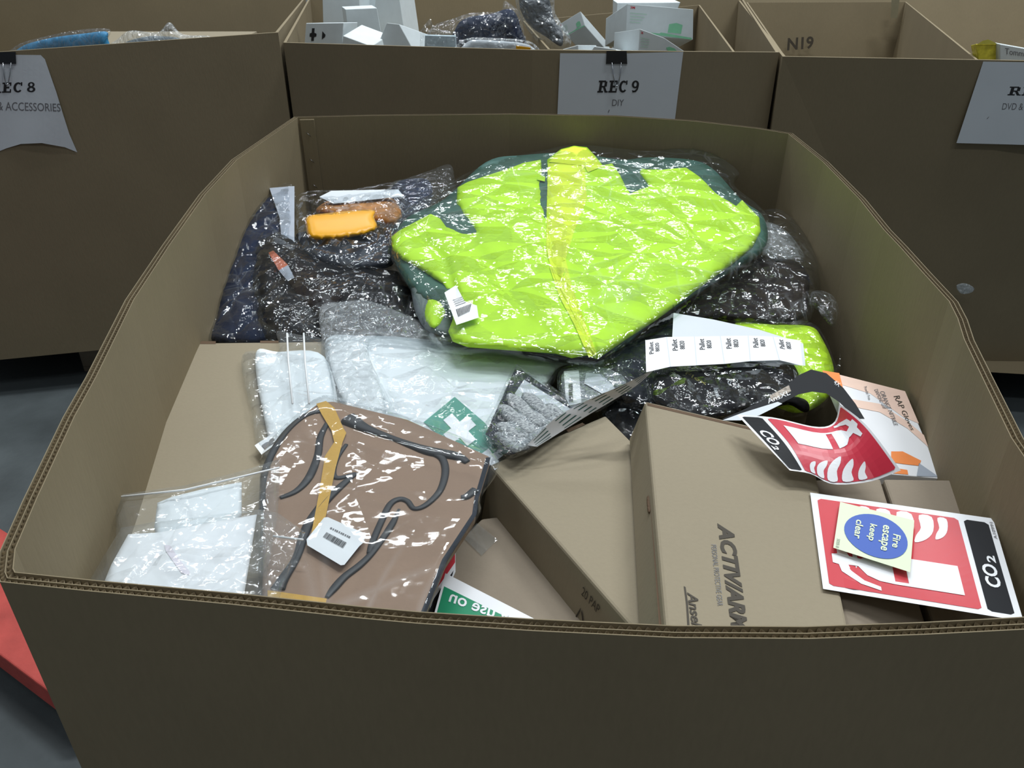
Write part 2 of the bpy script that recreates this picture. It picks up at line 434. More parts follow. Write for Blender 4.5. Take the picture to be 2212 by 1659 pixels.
def tube(name, pts, rad, mat, parent=None, seg=8, flat=1.0):
    """tube along 3D points; rad a number or list"""
    pts = [Vector(p) for p in pts]; n = len(pts); verts = []; faces = []
    for i, p in enumerate(pts):
        t = (pts[min(i + 1, n - 1)] - pts[max(i - 1, 0)]).normalized()
        a = t.cross(Vector((0, 0, 1)));
        if a.length < 1e-4: a = t.cross(Vector((1, 0, 0)))
        a.normalize(); b = a.cross(t).normalized(); r = rad[i] if isinstance(rad, (list, tuple)) else rad
        for k in range(seg):
            an = 2 * math.pi * k / seg
            verts.append(p + a * math.cos(an) * r + b * math.sin(an) * r * flat)
    for i in range(n - 1):
        for k in range(seg):
            k2 = (k + 1) % seg
            faces.append((i * seg + k, i * seg + k2, (i + 1) * seg + k2, (i + 1) * seg + k))
    faces.append(tuple(range(seg))[::-1]); faces.append(tuple((n - 1) * seg + k for k in range(seg)))
    return mesh_obj(name, verts, faces, mat, parent, smooth=True)

# ================================================================== floor
flo = single(boxm('floor', (-8, -5, -0.1), (8, 10, 0), CONC), 'bare grey concrete warehouse floor', 'floor', kind='structure')
for k in ('label', 'category'): del flo[k]

# ================================================================== pallets
def pallet(x0, y0, x1, y1, label, group=None, mat=WOOD, rot=0.0, h=0.13):
    cx, cy = (x0 + x1) / 2, (y0 + y1) / 2
    t = thing('pallet', label, 'pallet', (cx, cy, 0), group)
    w, d = x1 - x0, y1 - y0
    nb = 6
    for i in range(nb):
        yy = y0 + (d - 0.10) * i / (nb - 1)
        boxm('deck_board', (x0, yy, h - 0.018), (x1, yy + 0.10, h), mat, t, 0.002)
    for i in range(3):
        xx = x0 + (w - 0.10) * i / 2
        boxm('stringer_board', (xx, y0, h - 0.036), (xx + 0.10, y1, h - 0.0182), mat, t, 0.002)
        for j in range(3):
            yy = y0 + (d - 0.12) * j / 2
            boxm('block', (xx, yy, 0.018), (xx + 0.10, yy + 0.12, h - 0.0362), mat, t, 0.002)
        boxm('base_board', (xx, y0, 0.0), (xx + 0.10, y1, 0.0178), mat, t, 0.002)
    t.rotation_euler.z = rot
    return t

# ================================================================== bins
def wall_ring(name, plan, z_top, z_bot, thick, mat, parent, foot=None):
    """board wall following a plan polyline (outer face), with an inner face thick inside it"""
    n = len(plan); P = [Vector((p[0], p[1])) for p in plan]
    area = sum(P[i].x * P[(i + 1) % n].y - P[(i + 1) % n].x * P[i].y for i in range(n))
    sg = 1 if area > 0 else -1
    inn = []
    for i in range(n):
        a = (P[i] - P[i - 1]).normalized(); b = (P[(i + 1) % n] - P[i]).normalized()
        na = Vector((-a.y, a.x)) * sg; nb = Vector((-b.y, b.x)) * sg
        m = (na + nb); m.normalize(); k = thick / max(0.35, m.dot(na)); inn.append(P[i] + m * k)
    zt = z_top if callable(z_top) else (lambda i: z_top)
    D = [Vector(foot[i]) - P[i] for i in range(n)] if foot else [Vector((0, 0))] * n
    v = [(p.x, p.y, zt(i)) for i, p in enumerate(P)] + [(p.x, p.y, zt(i)) for i, p in enumerate(inn)] + \
        [(p.x + d.x, p.y + d.y, z_bot) for p, d in zip(P, D)] + [(p.x + d.x, p.y + d.y, z_bot) for p, d in zip(inn, D)]
    f = []
    for i in range(n):
        j = (i + 1) % n
        q = [(i, j, j + n, i + n), (i, i + 2 * n, j + 2 * n, j), (i + n, j + n, j + 3 * n, i + 3 * n), (i + 2 * n, i + 3 * n, j + 3 * n, j + 2 * n)]
        f += [x if sg > 0 else tuple(reversed(x)) for x in q]
    return v, f, inn, sg

RIM_Z = 0.94
front_outer = [(-8, 1240), (0, 1257), (180, 1276), (500, 1306), (780, 1336), (900, 1347), (1150, 1363), (1460, 1378), (1750, 1380), (2000, 1371), (2212, 1360), (2560, 1335)]
right_outer = [(2450, 1250), (2318, 1100), (2212, 948), (2150, 825), (2105, 735), (2090, 690), (2070, 652), (2010, 588), (1960, 533), (1925, 497), (1870, 430), (1790, 350), (1712, 288)]
back_outer = [(1640, 276), (1500, 260), (1330, 249), (1100, 245), (800, 248), (636, 252)]
left_outer = [(500, 345), (430, 420), (350, 530), (270, 648), (184, 816), (135, 902), (49, 1080), (-2, 1193)]
rim_px = front_outer + right_outer + back_outer + left_outer
rim = [at_z(x, y, RIM_Z) for x, y in rim_px]
plan = [(p.x, p.y) for p in rim]
# fill in along the edges so that the flutes follow
bin_t = thing('pallet_box', 'big open brown corrugated bin in front, heaped with bagged workwear, cartons and safety signs', 'pallet box', (0.02, 0.95, 0.13))
v, f, inner, sg = wall_ring('w', plan, RIM_Z, 0.13, 0.0085, K_OUT, bin_t)
# walls: two liners left open at the top, the fluted medium stands between
def skin(name, line, z1, z0, th, flip):
    n = len(line); vs = []; fs = []
    P = [Vector((p[0], p[1])) for p in line]
    for i in range(n):
        a = (P[i] - P[i - 1]).normalized(); b = (P[(i + 1) % n] - P[i]).normalized()
        m = (Vector((-a.y, a.x)) + Vector((-b.y, b.x))).normalized() * sg * th
        q = P[i] + m
        vs += [(P[i].x, P[i].y, z1), (q.x, q.y, z1), (q.x, q.y, z0), (P[i].x, P[i].y, z0)]
    for i in range(n):
        j = (i + 1) % n
        for k in range(4):
            k2 = (k + 1) % 4
            fs.append((i * 4 + k, j * 4 + k, j * 4 + k2, i * 4 + k2))
    o = mesh_obj(name, vs, fs, K_OUT, bin_t)
    bm = bmesh.new(); bm.from_mesh(o.data); bmesh.ops.recalc_face_normals(bm, faces=bm.faces); bm.to_mesh(o.data); bm.free()
    return o
skin('outer_liner', plan, RIM_Z, 0.13, 0.0007, False)
inn2 = [(p.x, p.y) for p in inner]
skin('inner_liner', inn2, RIM_Z, 0.13, 0.0007, True)
def offs(d):
    P = [Vector(p) for p in plan]; n = len(P); out = []
    for i in range(n):
        a = (P[i] - P[i - 1]).normalized(); b = (P[(i + 1) % n] - P[i]).normalized()
        m = (Vector((-a.y, a.x)) + Vector((-b.y, b.x))).normalized() * sg
        out.append(P[i] + m * d)
    return out
mid = offs(0.0042)
skin('middle_liner', [(p.x, p.y) for p in mid], RIM_Z - 0.0005, RIM_Z - 0.05, 0.0006, True)
vs, fs = [], []
for (d0, d1, per) in ((0.0009, 0.0041, 0.0044), (0.0049, 0.0083, 0.0052)):
    A, B = offs(d0), offs(d1); n = len(A)
    for i in range(n):
        j = (i + 1) % n; L = (A[j] - A[i]).length; k = max(2, int(L / (per / 6)))
        base = len(vs)
        for q in range(k + 1):
            s = q / k; c = 0.5 - 0.5 * math.cos(2 * math.pi * s * L / per)
            p = (A[i].lerp(A[j], s)).lerp(B[i].lerp(B[j], s), c)
            zj = RIM_Z - 0.0006 - 0.0012 * (0.5 + 0.5 * noise.noise(Vector((p.x * 90, p.y * 90, d0 * 900))))
            vs += [(p.x, p.y, zj), (p.x, p.y, RIM_Z - 0.03)]
        for q in range(k): fs.append((base + 2 * q, base + 2 * q + 2, base + 2 * q + 3, base + 2 * q + 1))
tag(mesh_obj('fluted_edge', vs, fs, K_CORE, bin_t), 'torn open double flutes along the cut rim')
lo_, hi_ = offs(0.0012), offs(0.0075)
vs = [(p.x, p.y, RIM_Z - 0.007) for p in lo_] + [(p.x, p.y, RIM_Z - 0.007) for p in hi_]
n = len(lo_); mesh_obj('flute_core', vs, [(i, (i + 1) % n, (i + 1) % n + n, i + n) for i in range(n)], K_DARK, bin_t)
# glued joint flap with staples, inner back corner
bl = inner[rim_px.index((636, 252))]
nx = inner[rim_px.index((800, 248))]
dr = (nx - bl).normalized()
fa = bl + dr * 0.004; fb = bl + dr * 0.034
nin = Vector((dr.y, -dr.x)) * 0.004
jf = solid('joint_flap', [(fa.x, fa.y, RIM_Z - 0.004), (fb.x, fb.y, RIM_Z - 0.004), (fb.x + nin.x, fb.y + nin.y, RIM_Z - 0.004), (fa.x + nin.x, fa.y + nin.y, RIM_Z - 0.004)], (0, 0, -0.7), K_OUT, bin_t, 0.001)
for k in range(3):
    c = bl + dr * 0.019 + Vector((dr.y, -dr.x)) * 0.0048; z = RIM_Z - 0.03 - 0.055 * k
    tube('staple', [(c.x - 0.004, c.y, z), (c.x + 0.004, c.y, z - 0.008)], 0.0006, METAL, bin_t, 6)
mesh_obj('bin_base', [(p.x, p.y, 0.135) for p in inner], [tuple(range(len(inner)))], K_OUT, bin_t)
pallet(-0.42, 0.42, 0.44, 1.62, 'wooden pallet under the heaped front bin')

def rear_bin(name, label, cat, pl, zt, group=None, foot=None):
    cx = sum(p[0] for p in pl) / len(pl); cy = sum(p[1] for p in pl) / len(pl)
    t = thing(name, label, cat, (cx, cy, 0.13), group)
    v, f, inn, _ = wall_ring('w', pl, zt, 0.13, 0.008, K_OUT, t, foot)
    o = mesh_obj('board_wall', v, f, K_OUT, t)
    mesh_obj('base_panel', [(p.x, p.y, 0.14) for p in inn], [tuple(range(len(inn)))], K_OUT, t)
    return t, inn
def densify(pl, bow=0.0):
    return pl
p8a = at_y(607, 70, 2.36); p8b = at_y(0, 112, 2.20); p8a.x -= 0.008
d8 = (p8b - p8a)
p8c = p8a + d8 * 1.7
plan8 = [(p8a.x, p8a.y), (p8b.x, p8b.y), (p8c.x, p8c.y), (-2.62, 4.0), (-0.948, 4.02)]
rb8, _ = rear_bin('pallet_box', 'brown corrugated bin behind with the REC 8 paper clipped to it', 'pallet box', plan8, lambda i: (p8a.z, p8b.z, p8c.z, 1.0, 1.01)[i], 'pallet boxes in the back row')
p9a = at_z(612, 92, 1.008); p9m = at_z(1150, 108, 1.008); p9b = at_z(1683, 113, 1.008)
plan9 = [(p9a.x, p9a.y), (p9m.x, p9m.y), (p9b.x, p9b.y), (1.045, 3.95), (-0.93, 4.0)]
rb9, _ = rear_bin('pallet_box', 'brown corrugated bin behind with the REC 9 DIY paper clipped to it', 'pallet box', plan9, 1.008, 'pallet boxes in the back row')
p10a = at_z(1688, 122, 1.003); p10b = at_z(2212, 131, 1.003)
d10 = p10b - p10a
plan10 = [(p10a.x + 0.003, p10a.y), (p10b.x, p10b.y), (p10a.x + d10.x * 2.4, p10a.y + d10.y * 2.4), (3.0, 4.35), (1.09, 4.3)]
rb10, _ = rear_bin('pallet_box', 'brown corrugated bin behind holding the carton printed N19', 'pallet box', plan10, 1.003, 'pallet boxes in the back row',
                   [(0.70, 2.16), (1.25, 2.12), (2.2, 2.1), (2.8, 4.1), (1.1, 4.1)])
pallet(-1.98, 2.30, -0.78, 3.4, 'wooden pallet under the REC 8 bin', 'pallets under the back row')
pallet(-0.62, 2.46, 0.66, 3.5, 'wooden pallet beneath the bin with the DIY paper', 'pallets under the back row')
pallet(0.76, 2.12, 2.02, 3.2, 'wooden pallet under the bin with the N19 carton', 'pallets under the back row')
fa_, fb_ = at_z(0, 1415, 0.11), at_z(100, 1490, 0.11)
fd = (fb_ - fa_).normalized(); fn = Vector((-fd.y, fd.x, 0))
t = thing('pallet_truck_fork', 'scuffed red steel fork lying near the floor beside the front bin', 'pallet truck', (fa_.x, fa_.y, 0))
e0 = fa_ - fd * 0.85; e1 = fb_ + fd * 0.09; wv = fn * 0.20
solid('fork_blade', [e0, e1 - fd * 0.03, e1 + fn * 0.04, e1 + fn * 0.15, e1 - fd * 0.03 + wv, e0 + wv], (0, 0, -0.008), WOODR, t, 0.003)
for q in (fn * 0.002, fn * 0.192):
    a0, b0 = e0 + q - Vector((0, 0, 0.0085)), e1 - fd * 0.04 + q - Vector((0, 0, 0.0085))
    solid('side_flange', [a0, b0, b0 + fn * 0.006, a0 + fn * 0.006], (0, 0, -0.05), WOODR, t, 0.001)
for k in (0.12, 0.70):
    c = e1 - fd * k + fn * 0.1; c.z = 0.041
    tube('roller', [c - fn * 0.05, c + fn * 0.05], 0.04, VBLK if 0 else plain('roller_rubber', (0.03, 0.03, 0.03), 0.6), t, 20)

def open_carton(label, pl, zt, zb, seams=()):
    cx = sum(p[0] for p in pl) / 4; cy = sum(p[1] for p in pl) / 4
    t = thing('open_carton', label, 'cardboard box', (cx, cy, zb))
    v, f, inn, _ = wall_ring('w', pl, zt, zb, 0.006, K_BOX, t)
    mesh_obj('carton_wall', v, f, K_OUT, t)
    mesh_obj('carton_base', [(p.x, p.y, zb + 0.01) for p in inn], [tuple(range(len(inn)))], K_OUT, t)
    return t, inn
oc9, _ = open_carton('open brown carton of white tape boxes standing inside the REC 9 bin',
                  [(0.10, 2.36), (0.60, 2.26), (0.83, 3.85), (0.04, 3.15)], 0.992, 0.15)
oc10, inn10 = open_carton('open brown carton printed N19 standing inside the bin', [(0.705, 2.18), (1.19, 2.14), (1.83, 4.05), (1.08, 4.02)], 0.990, 0.15)
NW = Upright(4.008, 0.04, 1.12)
text('N19', quad_map([(1700, 110), (1757, 105), (1758, 78), (1702, 82)], Upright(3.99, 0.04, 1.12)), INKB, oc10, 'lettering', bold=0.03)
plate('tape_patch', [(1926, -5), (1944, -5), (1938, 40), (1924, 38)], Upright(3.98), plain('brown_tape', (0.19, 0.17, 0.11), 0.3), oc10, 0.0005)

# loose cardboard under the heaps
def pad(x0, y0, x1, y1, z1, label, z0=0.14, name='cardboard_carton'):
    t = thing(name, label, 'cardboard box', ((x0 + x1) / 2, (y0 + y1) / 2, z0))
    boxm('carton_body', (x0, y0, z0), (x1, y1, z1), K_BOX, t, 0.003)
    return t
pad(-1.75, 2.95, -1.1, 3.7, 0.90, 'plain closed brown carton beneath the blue bagged pack')
pad(-0.62, 2.5, 0.0, 3.85, 0.86, 'plain closed brown carton beneath the plain white boxes')

# ================================================================== papers and clips on the back row
def binder_clip(px, py, w, h, base, label, group):
    c = base.pt(px, py)
    t = thing('binder_clip', label, 'binder clip', c, group)
    m = quad_map([(px - w / 2, py + h), (px + w / 2, py + h), (px + w / 2, py), (px - w / 2, py)], base)
    conform([[(0.0, 0), (1.0, 0), (0.97, 1), (0.03, 1)]], m, 'clip_body', CLIPB, t, 0.002, 0, 0.006)
    for s in (-1, 1):
        a = base.pt(px + s * w * 0.22, py + h * 0.9, 0.009); b = base.pt(px + s * w * 0.16, py + h * 1.9, 0.009); e = base.pt(px + s * w * 0.06, py + h * 2.7, 0.010)
        tube('clip_handle', [a, b, e], 0.0013, METAL, t, 6)
    e = base.pt(px, py + h * 2.72, 0.011)
    tube('handle_loop', [base.pt(px - w * 0.07, py + h * 2.65, 0.010), e, base.pt(px + w * 0.07, py + h * 2.65, 0.010)], 0.0022, METAL, t, 6)
    return t
def k_of(a, b): return (b.y - a.y) / (b.x - a.x)
U9 = Upright(p9m.y, k_of(p9m, p9b), p9m.x)
U8 = Upright(p8a.y, k_of(p8a, p8b), p8a.x)
U10 = Upright(p10a.y, k_of(p10a, p10b), p10a.x)

def slab_serifs(letters):
    return letters
def serif_word(s, m, box, mat, parent):
    """heavy slab lettering: bold strokes with slab feet"""
    o = text(s, m, mat, parent, 'heading', box, bold=0.03)
    return o
# REC 9
t = thing('paper_sign', 'white REC 9 DIY paper sign clipped to the middle bin of the back row', 'sign', U9.pt(1335, 180), 'paper signs on the back row')
q9 = [(1204, 248), (1458, 258), (1476, 112), (1210, 115)]
m9 = quad_map(q9, U9)
class Wavy:
    def __init__(s, b, amp, fr, ph=0): s.b, s.amp, s.fr, s.ph = b, amp, fr, ph
    def pt(s, px, py, off=0.0): return s.b.pt(px, py, off + s.amp * (1 + math.sin(px * s.fr + py * s.fr * 0.4 + s.ph)))
W9 = Wavy(U9, 0.0015, 0.02)
m9 = quad_map(q9, W9)
conform([[(0, 0), (0.33, -0.0), (0.66, -0.03), (1, -0.02), (1, 1), (0.5, 0.985), (0, 1)]], m9, 'paper', PAPERG, t, 0.001, 0.06, 0.0004)
m9t = quad_map([(1290, 200), (1380, 200), (1382, 174), (1294, 174)], W9)
SLAB = {'R': [(0.0, 0), (0.0, 1)], 'E': [], 'C': [], '8': [], '9': []}
def rec(m, digit, parent, upto=1.0):
    # slab serif capitals drawn as thick strokes on a 4.6 x 1 field
    P = []
    def r(x0, y0, x1, y1): P.append([(x0, y0), (x1, y0), (x1, y1), (x0, y1)])
    # R
    r(0.0, 0, 0.62, .14); r(0.0, .86, 0.6, 1); r(0.14, .14, 0.42, .86); r(0.42, .86, .80, 1); r(.42, .42, .78, .56); r(.68, .50, .95, .92)
    P.append([(.55, .45), (.80, .45), (1.0, .12), (1.14, .12), (1.14, 0), (.82, 0)])
    # E
    r(1.2, 0, 2.1, .14); r(1.2, .86, 2.1, 1); r(1.34, .14, 1.62, .86); r(1.62, .42, 1.9, .58); r(1.97, .14, 2.1, .34); r(1.97, .68, 2.1, .86)
    # C
    arc = [(2.78 + .46 * math.cos(a), .5 + .5 * math.sin(a)) for a in [math.radians(x) for x in range(50, 321, 15)]]
    arc2 = [(2.80 + .22 * math.cos(a), .5 + .34 * math.sin(a)) for a in [math.radians(x) for x in range(320, 49, -15)]]
    P.append(arc + arc2); r(3.05, .66, 3.2, 1)
    def ring(cx, cy, rx, ry, tx, ty):
        for k in range(16):
            a, b = 2 * math.pi * k / 16, 2 * math.pi * (k + 1) / 16
            P.append([(cx + rx * math.cos(a), cy + ry * math.sin(a)), (cx + rx * math.cos(b), cy + ry * math.sin(b)),
                      (cx + (rx - tx) * math.cos(b), cy + (ry - ty) * math.sin(b)), (cx + (rx - tx) * math.cos(a), cy + (ry - ty) * math.sin(a))])
    if digit == '9':
        ring(4.1, .68, .40, .33, .24, .14); P.append([(4.30, .6), (4.5, .6), (4.42, .25), (4.2, .04), (3.85, 0), (3.78, .2), (4.05, .16), (4.25, .3)])
    elif digit == '8':
        ring(4.1, .74, .34, .26, .2, .12); ring(4.1, .28, .42, .28, .24, .13)
    P = [[(x / 4.55, y) for x, y in p] for p in P]
    return P
conform(rec(None, '9', None), m9t, 'heading', INK, t, 0.0022, 0, 0.0)
text('DIY', quad_map([(1322, 229), (1347, 228), (1348, 215), (1323, 215)], W9), INKG, t, 'lettering', off=0.0022)
plate('pencil_tick', [(1313, 243), (1315, 243), (1317, 237), (1315.5, 237)], W9, INKG, t, 0.0, 0.0022)
binder_clip(1332, 110, 46, 28, U9, 'black binder clip holding the paper that reads DIY', 'binder clips')
# REC 8
W8 = Wavy(U8, 0.004, 0.03, 1.2)
t = thing('paper_sign', 'curling white REC 8 paper sign clipped to the bin beside the blue bagged pack', 'sign', U8.pt(60, 200), 'paper signs on the back row')
pl8 = [(-120, 140), (-60, 121), (0, 118), (88, 119), (97, 128), (108, 160), (122, 200), (134, 240), (150, 290), (167, 329), (140, 318), (90, 309), (45, 311), (15, 320), (0, 326), (-110, 340)]
conform([pl8], px_map(W8), 'paper', PAPERG, t, 0.001, 12, 0.0004)
conform(rec(None, '8', None), quad_map([(-22, 201), (77, 199), (77, 177), (-20, 179)], W8), 'heading', INK, t, 0.0022, 0.1, 0.0)
text('CLOTHING & ACCESSORIES', quad_map([(-110, 236), (131, 241), (130, 224), (-110, 216)], W8), INKG, t, 'lettering', off=0.0022, cell=0.05)
binder_clip(15, 112, 40, 26, U8, 'black binder clip holding the REC 8 paper', 'binder clips')
# REC 10
t = thing('paper_sign', 'white DVD paper sign on the bin with the N19 carton', 'sign', U10.pt(2160, 200), 'paper signs on the back row')
conform([[(2124, 133), (2420, 138), (2400, 318), (2066, 309)]], px_map(U10), 'paper', PAPERG, t, 0.001, 40, 0.0004)
conform(rec(None, '0', None), quad_map([(2176, 206), (2290, 208), (2296, 188), (2182, 187)], U10), 'heading', INK, t, 0.0016, 0, 0)
text('DVD &', quad_map([(2164, 237), (2209, 238), (2212, 223), (2167, 223)], U10), INKG, t, 'lettering', off=0.0016)
plate('pencil_tick', [(2131, 257), (2133, 257), (2137, 252), (2136, 252)], U10, INKG, t, 0.0, 0.0016)
# shiny scrap of tape stuck on the bin wall
o = Lump([(2066, 617), (2085, 612), (2104, 622), (2098, 632), (2076, 634)], U10, 0.004, 10, 0.004, 60, spacing=3).build('tape_scrap', film('scrap_film', 0.3, 1.6, 0.12, 60, 0.006))
single(o, 'crumpled scrap of clear tape stuck on the bin below the DVD sign', 'tape')

# ================================================================== things inside the back row
def facing_box(name, label, quad, y, depth, mat, cat='box', group=None, prints=(), ktilt=0.0, drop=0.0):
    b = Upright(y, ktilt)
    P = [b.pt(*p) for p in quad]
    c = (P[0] + P[1]) / 2
    t = thing(name, label, cat, c, group)
    bk = [p + Vector(depth) for p in P]
    nr = (P[1] - P[0]).cross(P[2] - P[0])
    faces = [(0, 1, 2, 3), (7, 6, 5, 4)] + [(j, i, i + 4, j + 4) for i, j in ((0, 1), (1, 2), (2, 3), (3, 0))]
    o = mesh_obj('carton_body', P + bk, faces, mat, t)
    bm = bmesh.new(); bm.from_mesh(o.data); bmesh.ops.recalc_face_normals(bm, faces=bm.faces); bm.to_mesh(o.data); bm.free()
    m = o.modifiers.new('b', 'BEVEL'); m.width = 0.0015; m.segments = 2
    return t, quad_map(quad, b)
G9 = 'white boxes in the REC 9 bin'
t, m = facing_box('white_box', 'white box with a black plus mark and half disc', [(655, 130), (738, 130), (742, 49), (661, 50)], 2.52, (0.02, 0.12, -0.01), WBOX, group=G9)
conform([[(.17, .74), (.12, .72), (.12, .64), (.17, .62), (.17, .52), (.24, .52), (.24, .62), (.30, .64), (.30, .71), (.24, .74), (.24, .86), (.17, .86)]], m, 'plus_mark', INK, t, 0.001, 0)
conform([[(.45, .56), (.53, .62), (.54, .68), (.45, .78)]], m, 'half_disc_mark', INK, t, 0.001, 0)
facing_box('white_box', 'tall pale white box standing against the wall of the REC 9 bin', [(700, 130), (780, 130), (776, -20), (696, -20)], 2.85, (0.03, 0.18, 0.0), WBOX, group=G9)
facing_box('white_box', 'square white box leaning in front of the tall boxes', [(756, 100), (826, 84), (814, 17), (746, 20)], 2.70, (-0.03, 0.10, 0.0), WBOX, group=G9)
facing_box('white_box', 'tall white box behind the square leaning one', [(800, 110), (880, 110), (862, -10), (812, -10)], 2.86, (0.03, 0.16, 0.0), WBOX, group=G9)
facing_box('white_box', 'flat white box lying low beside the plus marked box', [(736, 130), (810, 130), (803, 100), (741, 77)], 2.50, (0.04, 0.10, 0.02), WBOX, group=G9)
facing_box('white_box', 'tipped white box with a grey shaded side beside the silver pack', [(800, 135), (905, 130), (862, 52), (835, 49)], 2.56, (0.13, 0.12, -0.06), WBOX, group=G9)
facing_box('white_box', 'large white box corner at the back of the REC 9 bin', [(770, 40), (830, 40), (816, -12), (752, -2)], 2.95, (0.02, 0.1, 0), WBOX, group=G9)

def bagged(name, label, cat, outline, base, mat, bulge, R, film_outline, fmat, part='contents', group=None, fb=0.012, creases=(), amp=0.006, ns=14, sp=8, fsp=7, ridge=0.004, seed=0, famp=0.006):
    L1 = Lump(outline, base, bulge, R, amp, ns, creases, sp, seed=seed)
    c = base.pt(*outline[0]); cx = sum(p[0] for p in outline) / len(outline); cy = sum(p[1] for p in outline) / len(outline)
    c = base.pt(cx, cy); t = thing(name, label, cat, c - Vector((0, 0, 0.01)), group)
    L1.build(part, mat, t)
    L2 = None
    if film_outline:
        L2 = Lump(film_outline, base, bulge + fb, R * 1.1, famp, ns * 1.3, creases, fsp, seed=seed + 5, ridge=ridge)
        L2.build('plastic_bag', fmat, t, closed=False)
    return t, L1, L2
# REC 8 contents
bagged('bagged_pack', 'blue pack in a shiny clear bag peeking over the REC 8 bin', 'bag', [(40, 125), (48, 100), (110, 82), (185, 72), (228, 68), (233, 82), (222, 120)], Upright(2.62, -.5, -1.3), BLUEP, 0.03, 30,
       [(28, 130), (36, 98), (110, 76), (185, 63), (238, 64), (230, 90), (226, 125)], FILMC)
bagged('bagged_pack', 'grey pack in a clear bag beside the blue pack', 'bag', [(240, 118), (270, 92), (310, 80), (345, 78), (392, 84), (400, 110)], Upright(2.75, -.4, -1.1), GREYL, 0.03, 30,
       [(225, 118), (255, 84), (282, 66), (340, 70), (366, 48), (395, 74), (460, 80), (470, 110)], FILMM)
t, m = facing_box('bagged_pack', 'flat silver pack with a blue print in a crisp clear bag', [(916, 130), (988, 130), (984, 78), (918, 76)], 2.50, (0.0, 0.02, 0), plain('silver_pack', (0.55, 0.66, 0.72), 0.3, var=0.12, scale=90), 'bag')
conform([[(.10, .1), (.38, .08), (.45, .35), (.30, .48), (.12, .40)]], m, 'blue_print', BLUEP, t, 0.001, 0)
conform([[(.62, .16), (.74, .16), (.74, .30), (.62, .30)]], m, 'small_print', INKG, t, 0.001, 0)
Lump([(905, 140), (908, 66), (930, 38), (938, 62), (990, 70), (996, 135)], Upright(2.50), 0.010, 8, 0.003, 30, (), 5, soft=False, seed=3, ridge=0.004).build('plastic_bag', FILMC, t, False)
bagged('bagged_item', 'dark tool in a crinkled clear bag at the back of the REC 9 bin', 'bag', [(975, 120), (985, 60), (1010, 38), (1060, 30), (1105, 20), (1125, 60), (1130, 120)], Upright(2.80), NAVY, 0.04, 30,
       [(925, 120), (930, 62), (980, 40), (1020, 28), (1080, 24), (1090, 2), (1120, 25), (1130, 60), (1125, 125)], FILMC, ridge=0.01)
bagged('bagged_item', 'dark tool in a clear bag hanging over the divider of the REC 9 bin', 'bag', [(1125, -8), (1180, -10), (1196, 40), (1215, 70), (1212, 100), (1180, 80), (1150, 60), (1128, 30)], Upright(2.62), CHAR, 0.04, 24,
       [(1118, -12), (1190, -14), (1200, 30), (1232, 80), (1226, 112), (1190, 112), (1160, 90), (1125, 40)], FILMM, ridge=0.01)
bagged('bagged_item', 'flat pale pack in a clear bag lying low with a yellow corner', 'bag', [(1000, 130), (1010, 90), (1070, 88), (1145, 98), (1150, 130)], Upright(2.44), PAPERG, 0.006, 8,
       [(985, 130), (1000, 86), (1070, 82), (1150, 92), (1155, 130)], FILMM)
o = solid('yellow_card', [at_y(1113, 128, 2.405), at_y(1148, 128, 2.405), at_y(1146, 103, 2.405), at_y(1115, 99, 2.405)], (0, 0.004, 0), YELL)
single(o, 'small yellow card edge just above the REC 9 bin rim', 'card')
G3 = 'tape boxes in the REC 9 bin'
def tape_box(label, quad, y, depth, pr=True):
    t, m = facing_box('tape_box', label, quad, y, depth, WBOX, 'box', G3)
    if pr:
        conform([[(0.03, .10), (.5, .10), (.52, .14), (.98, .06), (.98, .0), (.5, 0.04), (.03, .06)]], m, 'green_stripe', PALEG, t, 0.001, 0)
        conform([[(.62, .16), (.82, .16), (.84, .45), (.75, .50), (.64, .44)]], m, 'tape_picture', PALEG, t, 0.001, 0)
        text('3M', m, VRED, t, 'logo', (.05, .84, .12, .93), 0.02)
        for k in range(4):
            conform([[(.05, .68 - k * .1), (.3 - .03 * k, .68 - k * .1), (.3 - .03 * k, .71 - k * .1), (.05, .71 - k * .1)]], m, 'print_line', plain('faint_green', (0.5, 0.68, 0.58), 0.5), t, 0.001, 0)
    return t
tape_box('big tape box with green stripe on top of the open carton', [(1352, 72), (1497, 86), (1498, 20), (1355, 8)], 2.62, (-0.05, 0.11, -0.05))
tape_box('tape box with a red logo lying tilted in front of the big tape box', [(1378, 125), (1500, 125), (1436, 82), (1382, 62)], 2.44, (-0.06, 0.10, -0.02))
tape_box('tape box tipped on its corner beside the bagged tool', [(1225, 78), (1264, 56), (1254, 24), (1205, 54)], 2.75, (0.10, 0.05, -0.10))
tape_box('tape box edge with pale print level with the rim', [(1208, 125), (1250, 125), (1249, 97), (1210, 108)], 2.42, (0.06, 0.08, -0.01))
tape_box('plain white tape box behind the big one', [(1330, 125), (1420, 125), (1470, 5), (1333, 6)], 2.80, (0, 0.12, 0), False)
o = facing_box('white_box', 'low white box corner behind the binder clip', [(1262, 130), (1350, 130), (1330, 106), (1284, 100)], 2.40, (0.05, 0.1, -0.02), WBOX, group=G9)
# REC 10 contents
t, m = facing_box('sweet_pack', 'yellow hexagonal ended pack above the DVD sign', [(2115, 140), (2160, 140), (2158, 95), (2108, 95)], 2.22, (0.02, 0.06, -0.01), plain('yellow_print', (0.70, 0.62, 0.06), 0.4, var=0.3, scale=60), 'pack')
conform([[(.05, .98), (1.0, .98), (.55, 1.22), (.3, 1.15)]], m, 'pack_flap', plain('yellow_flap', (0.65, 0.60, 0.1), 0.4), t, 0.0, 0, 0.003)
t, m = facing_box('white_pack', 'shiny white pack printed in fine letters above the DVD sign', [(2160, 140), (2300, 150), (2300, 120), (2160, 95)], 2.20, (0, 0.05, 0), WBOX, 'pack')
text('Tommy', m, INKG, t, 'lettering', (.08, .45, .42, .85))

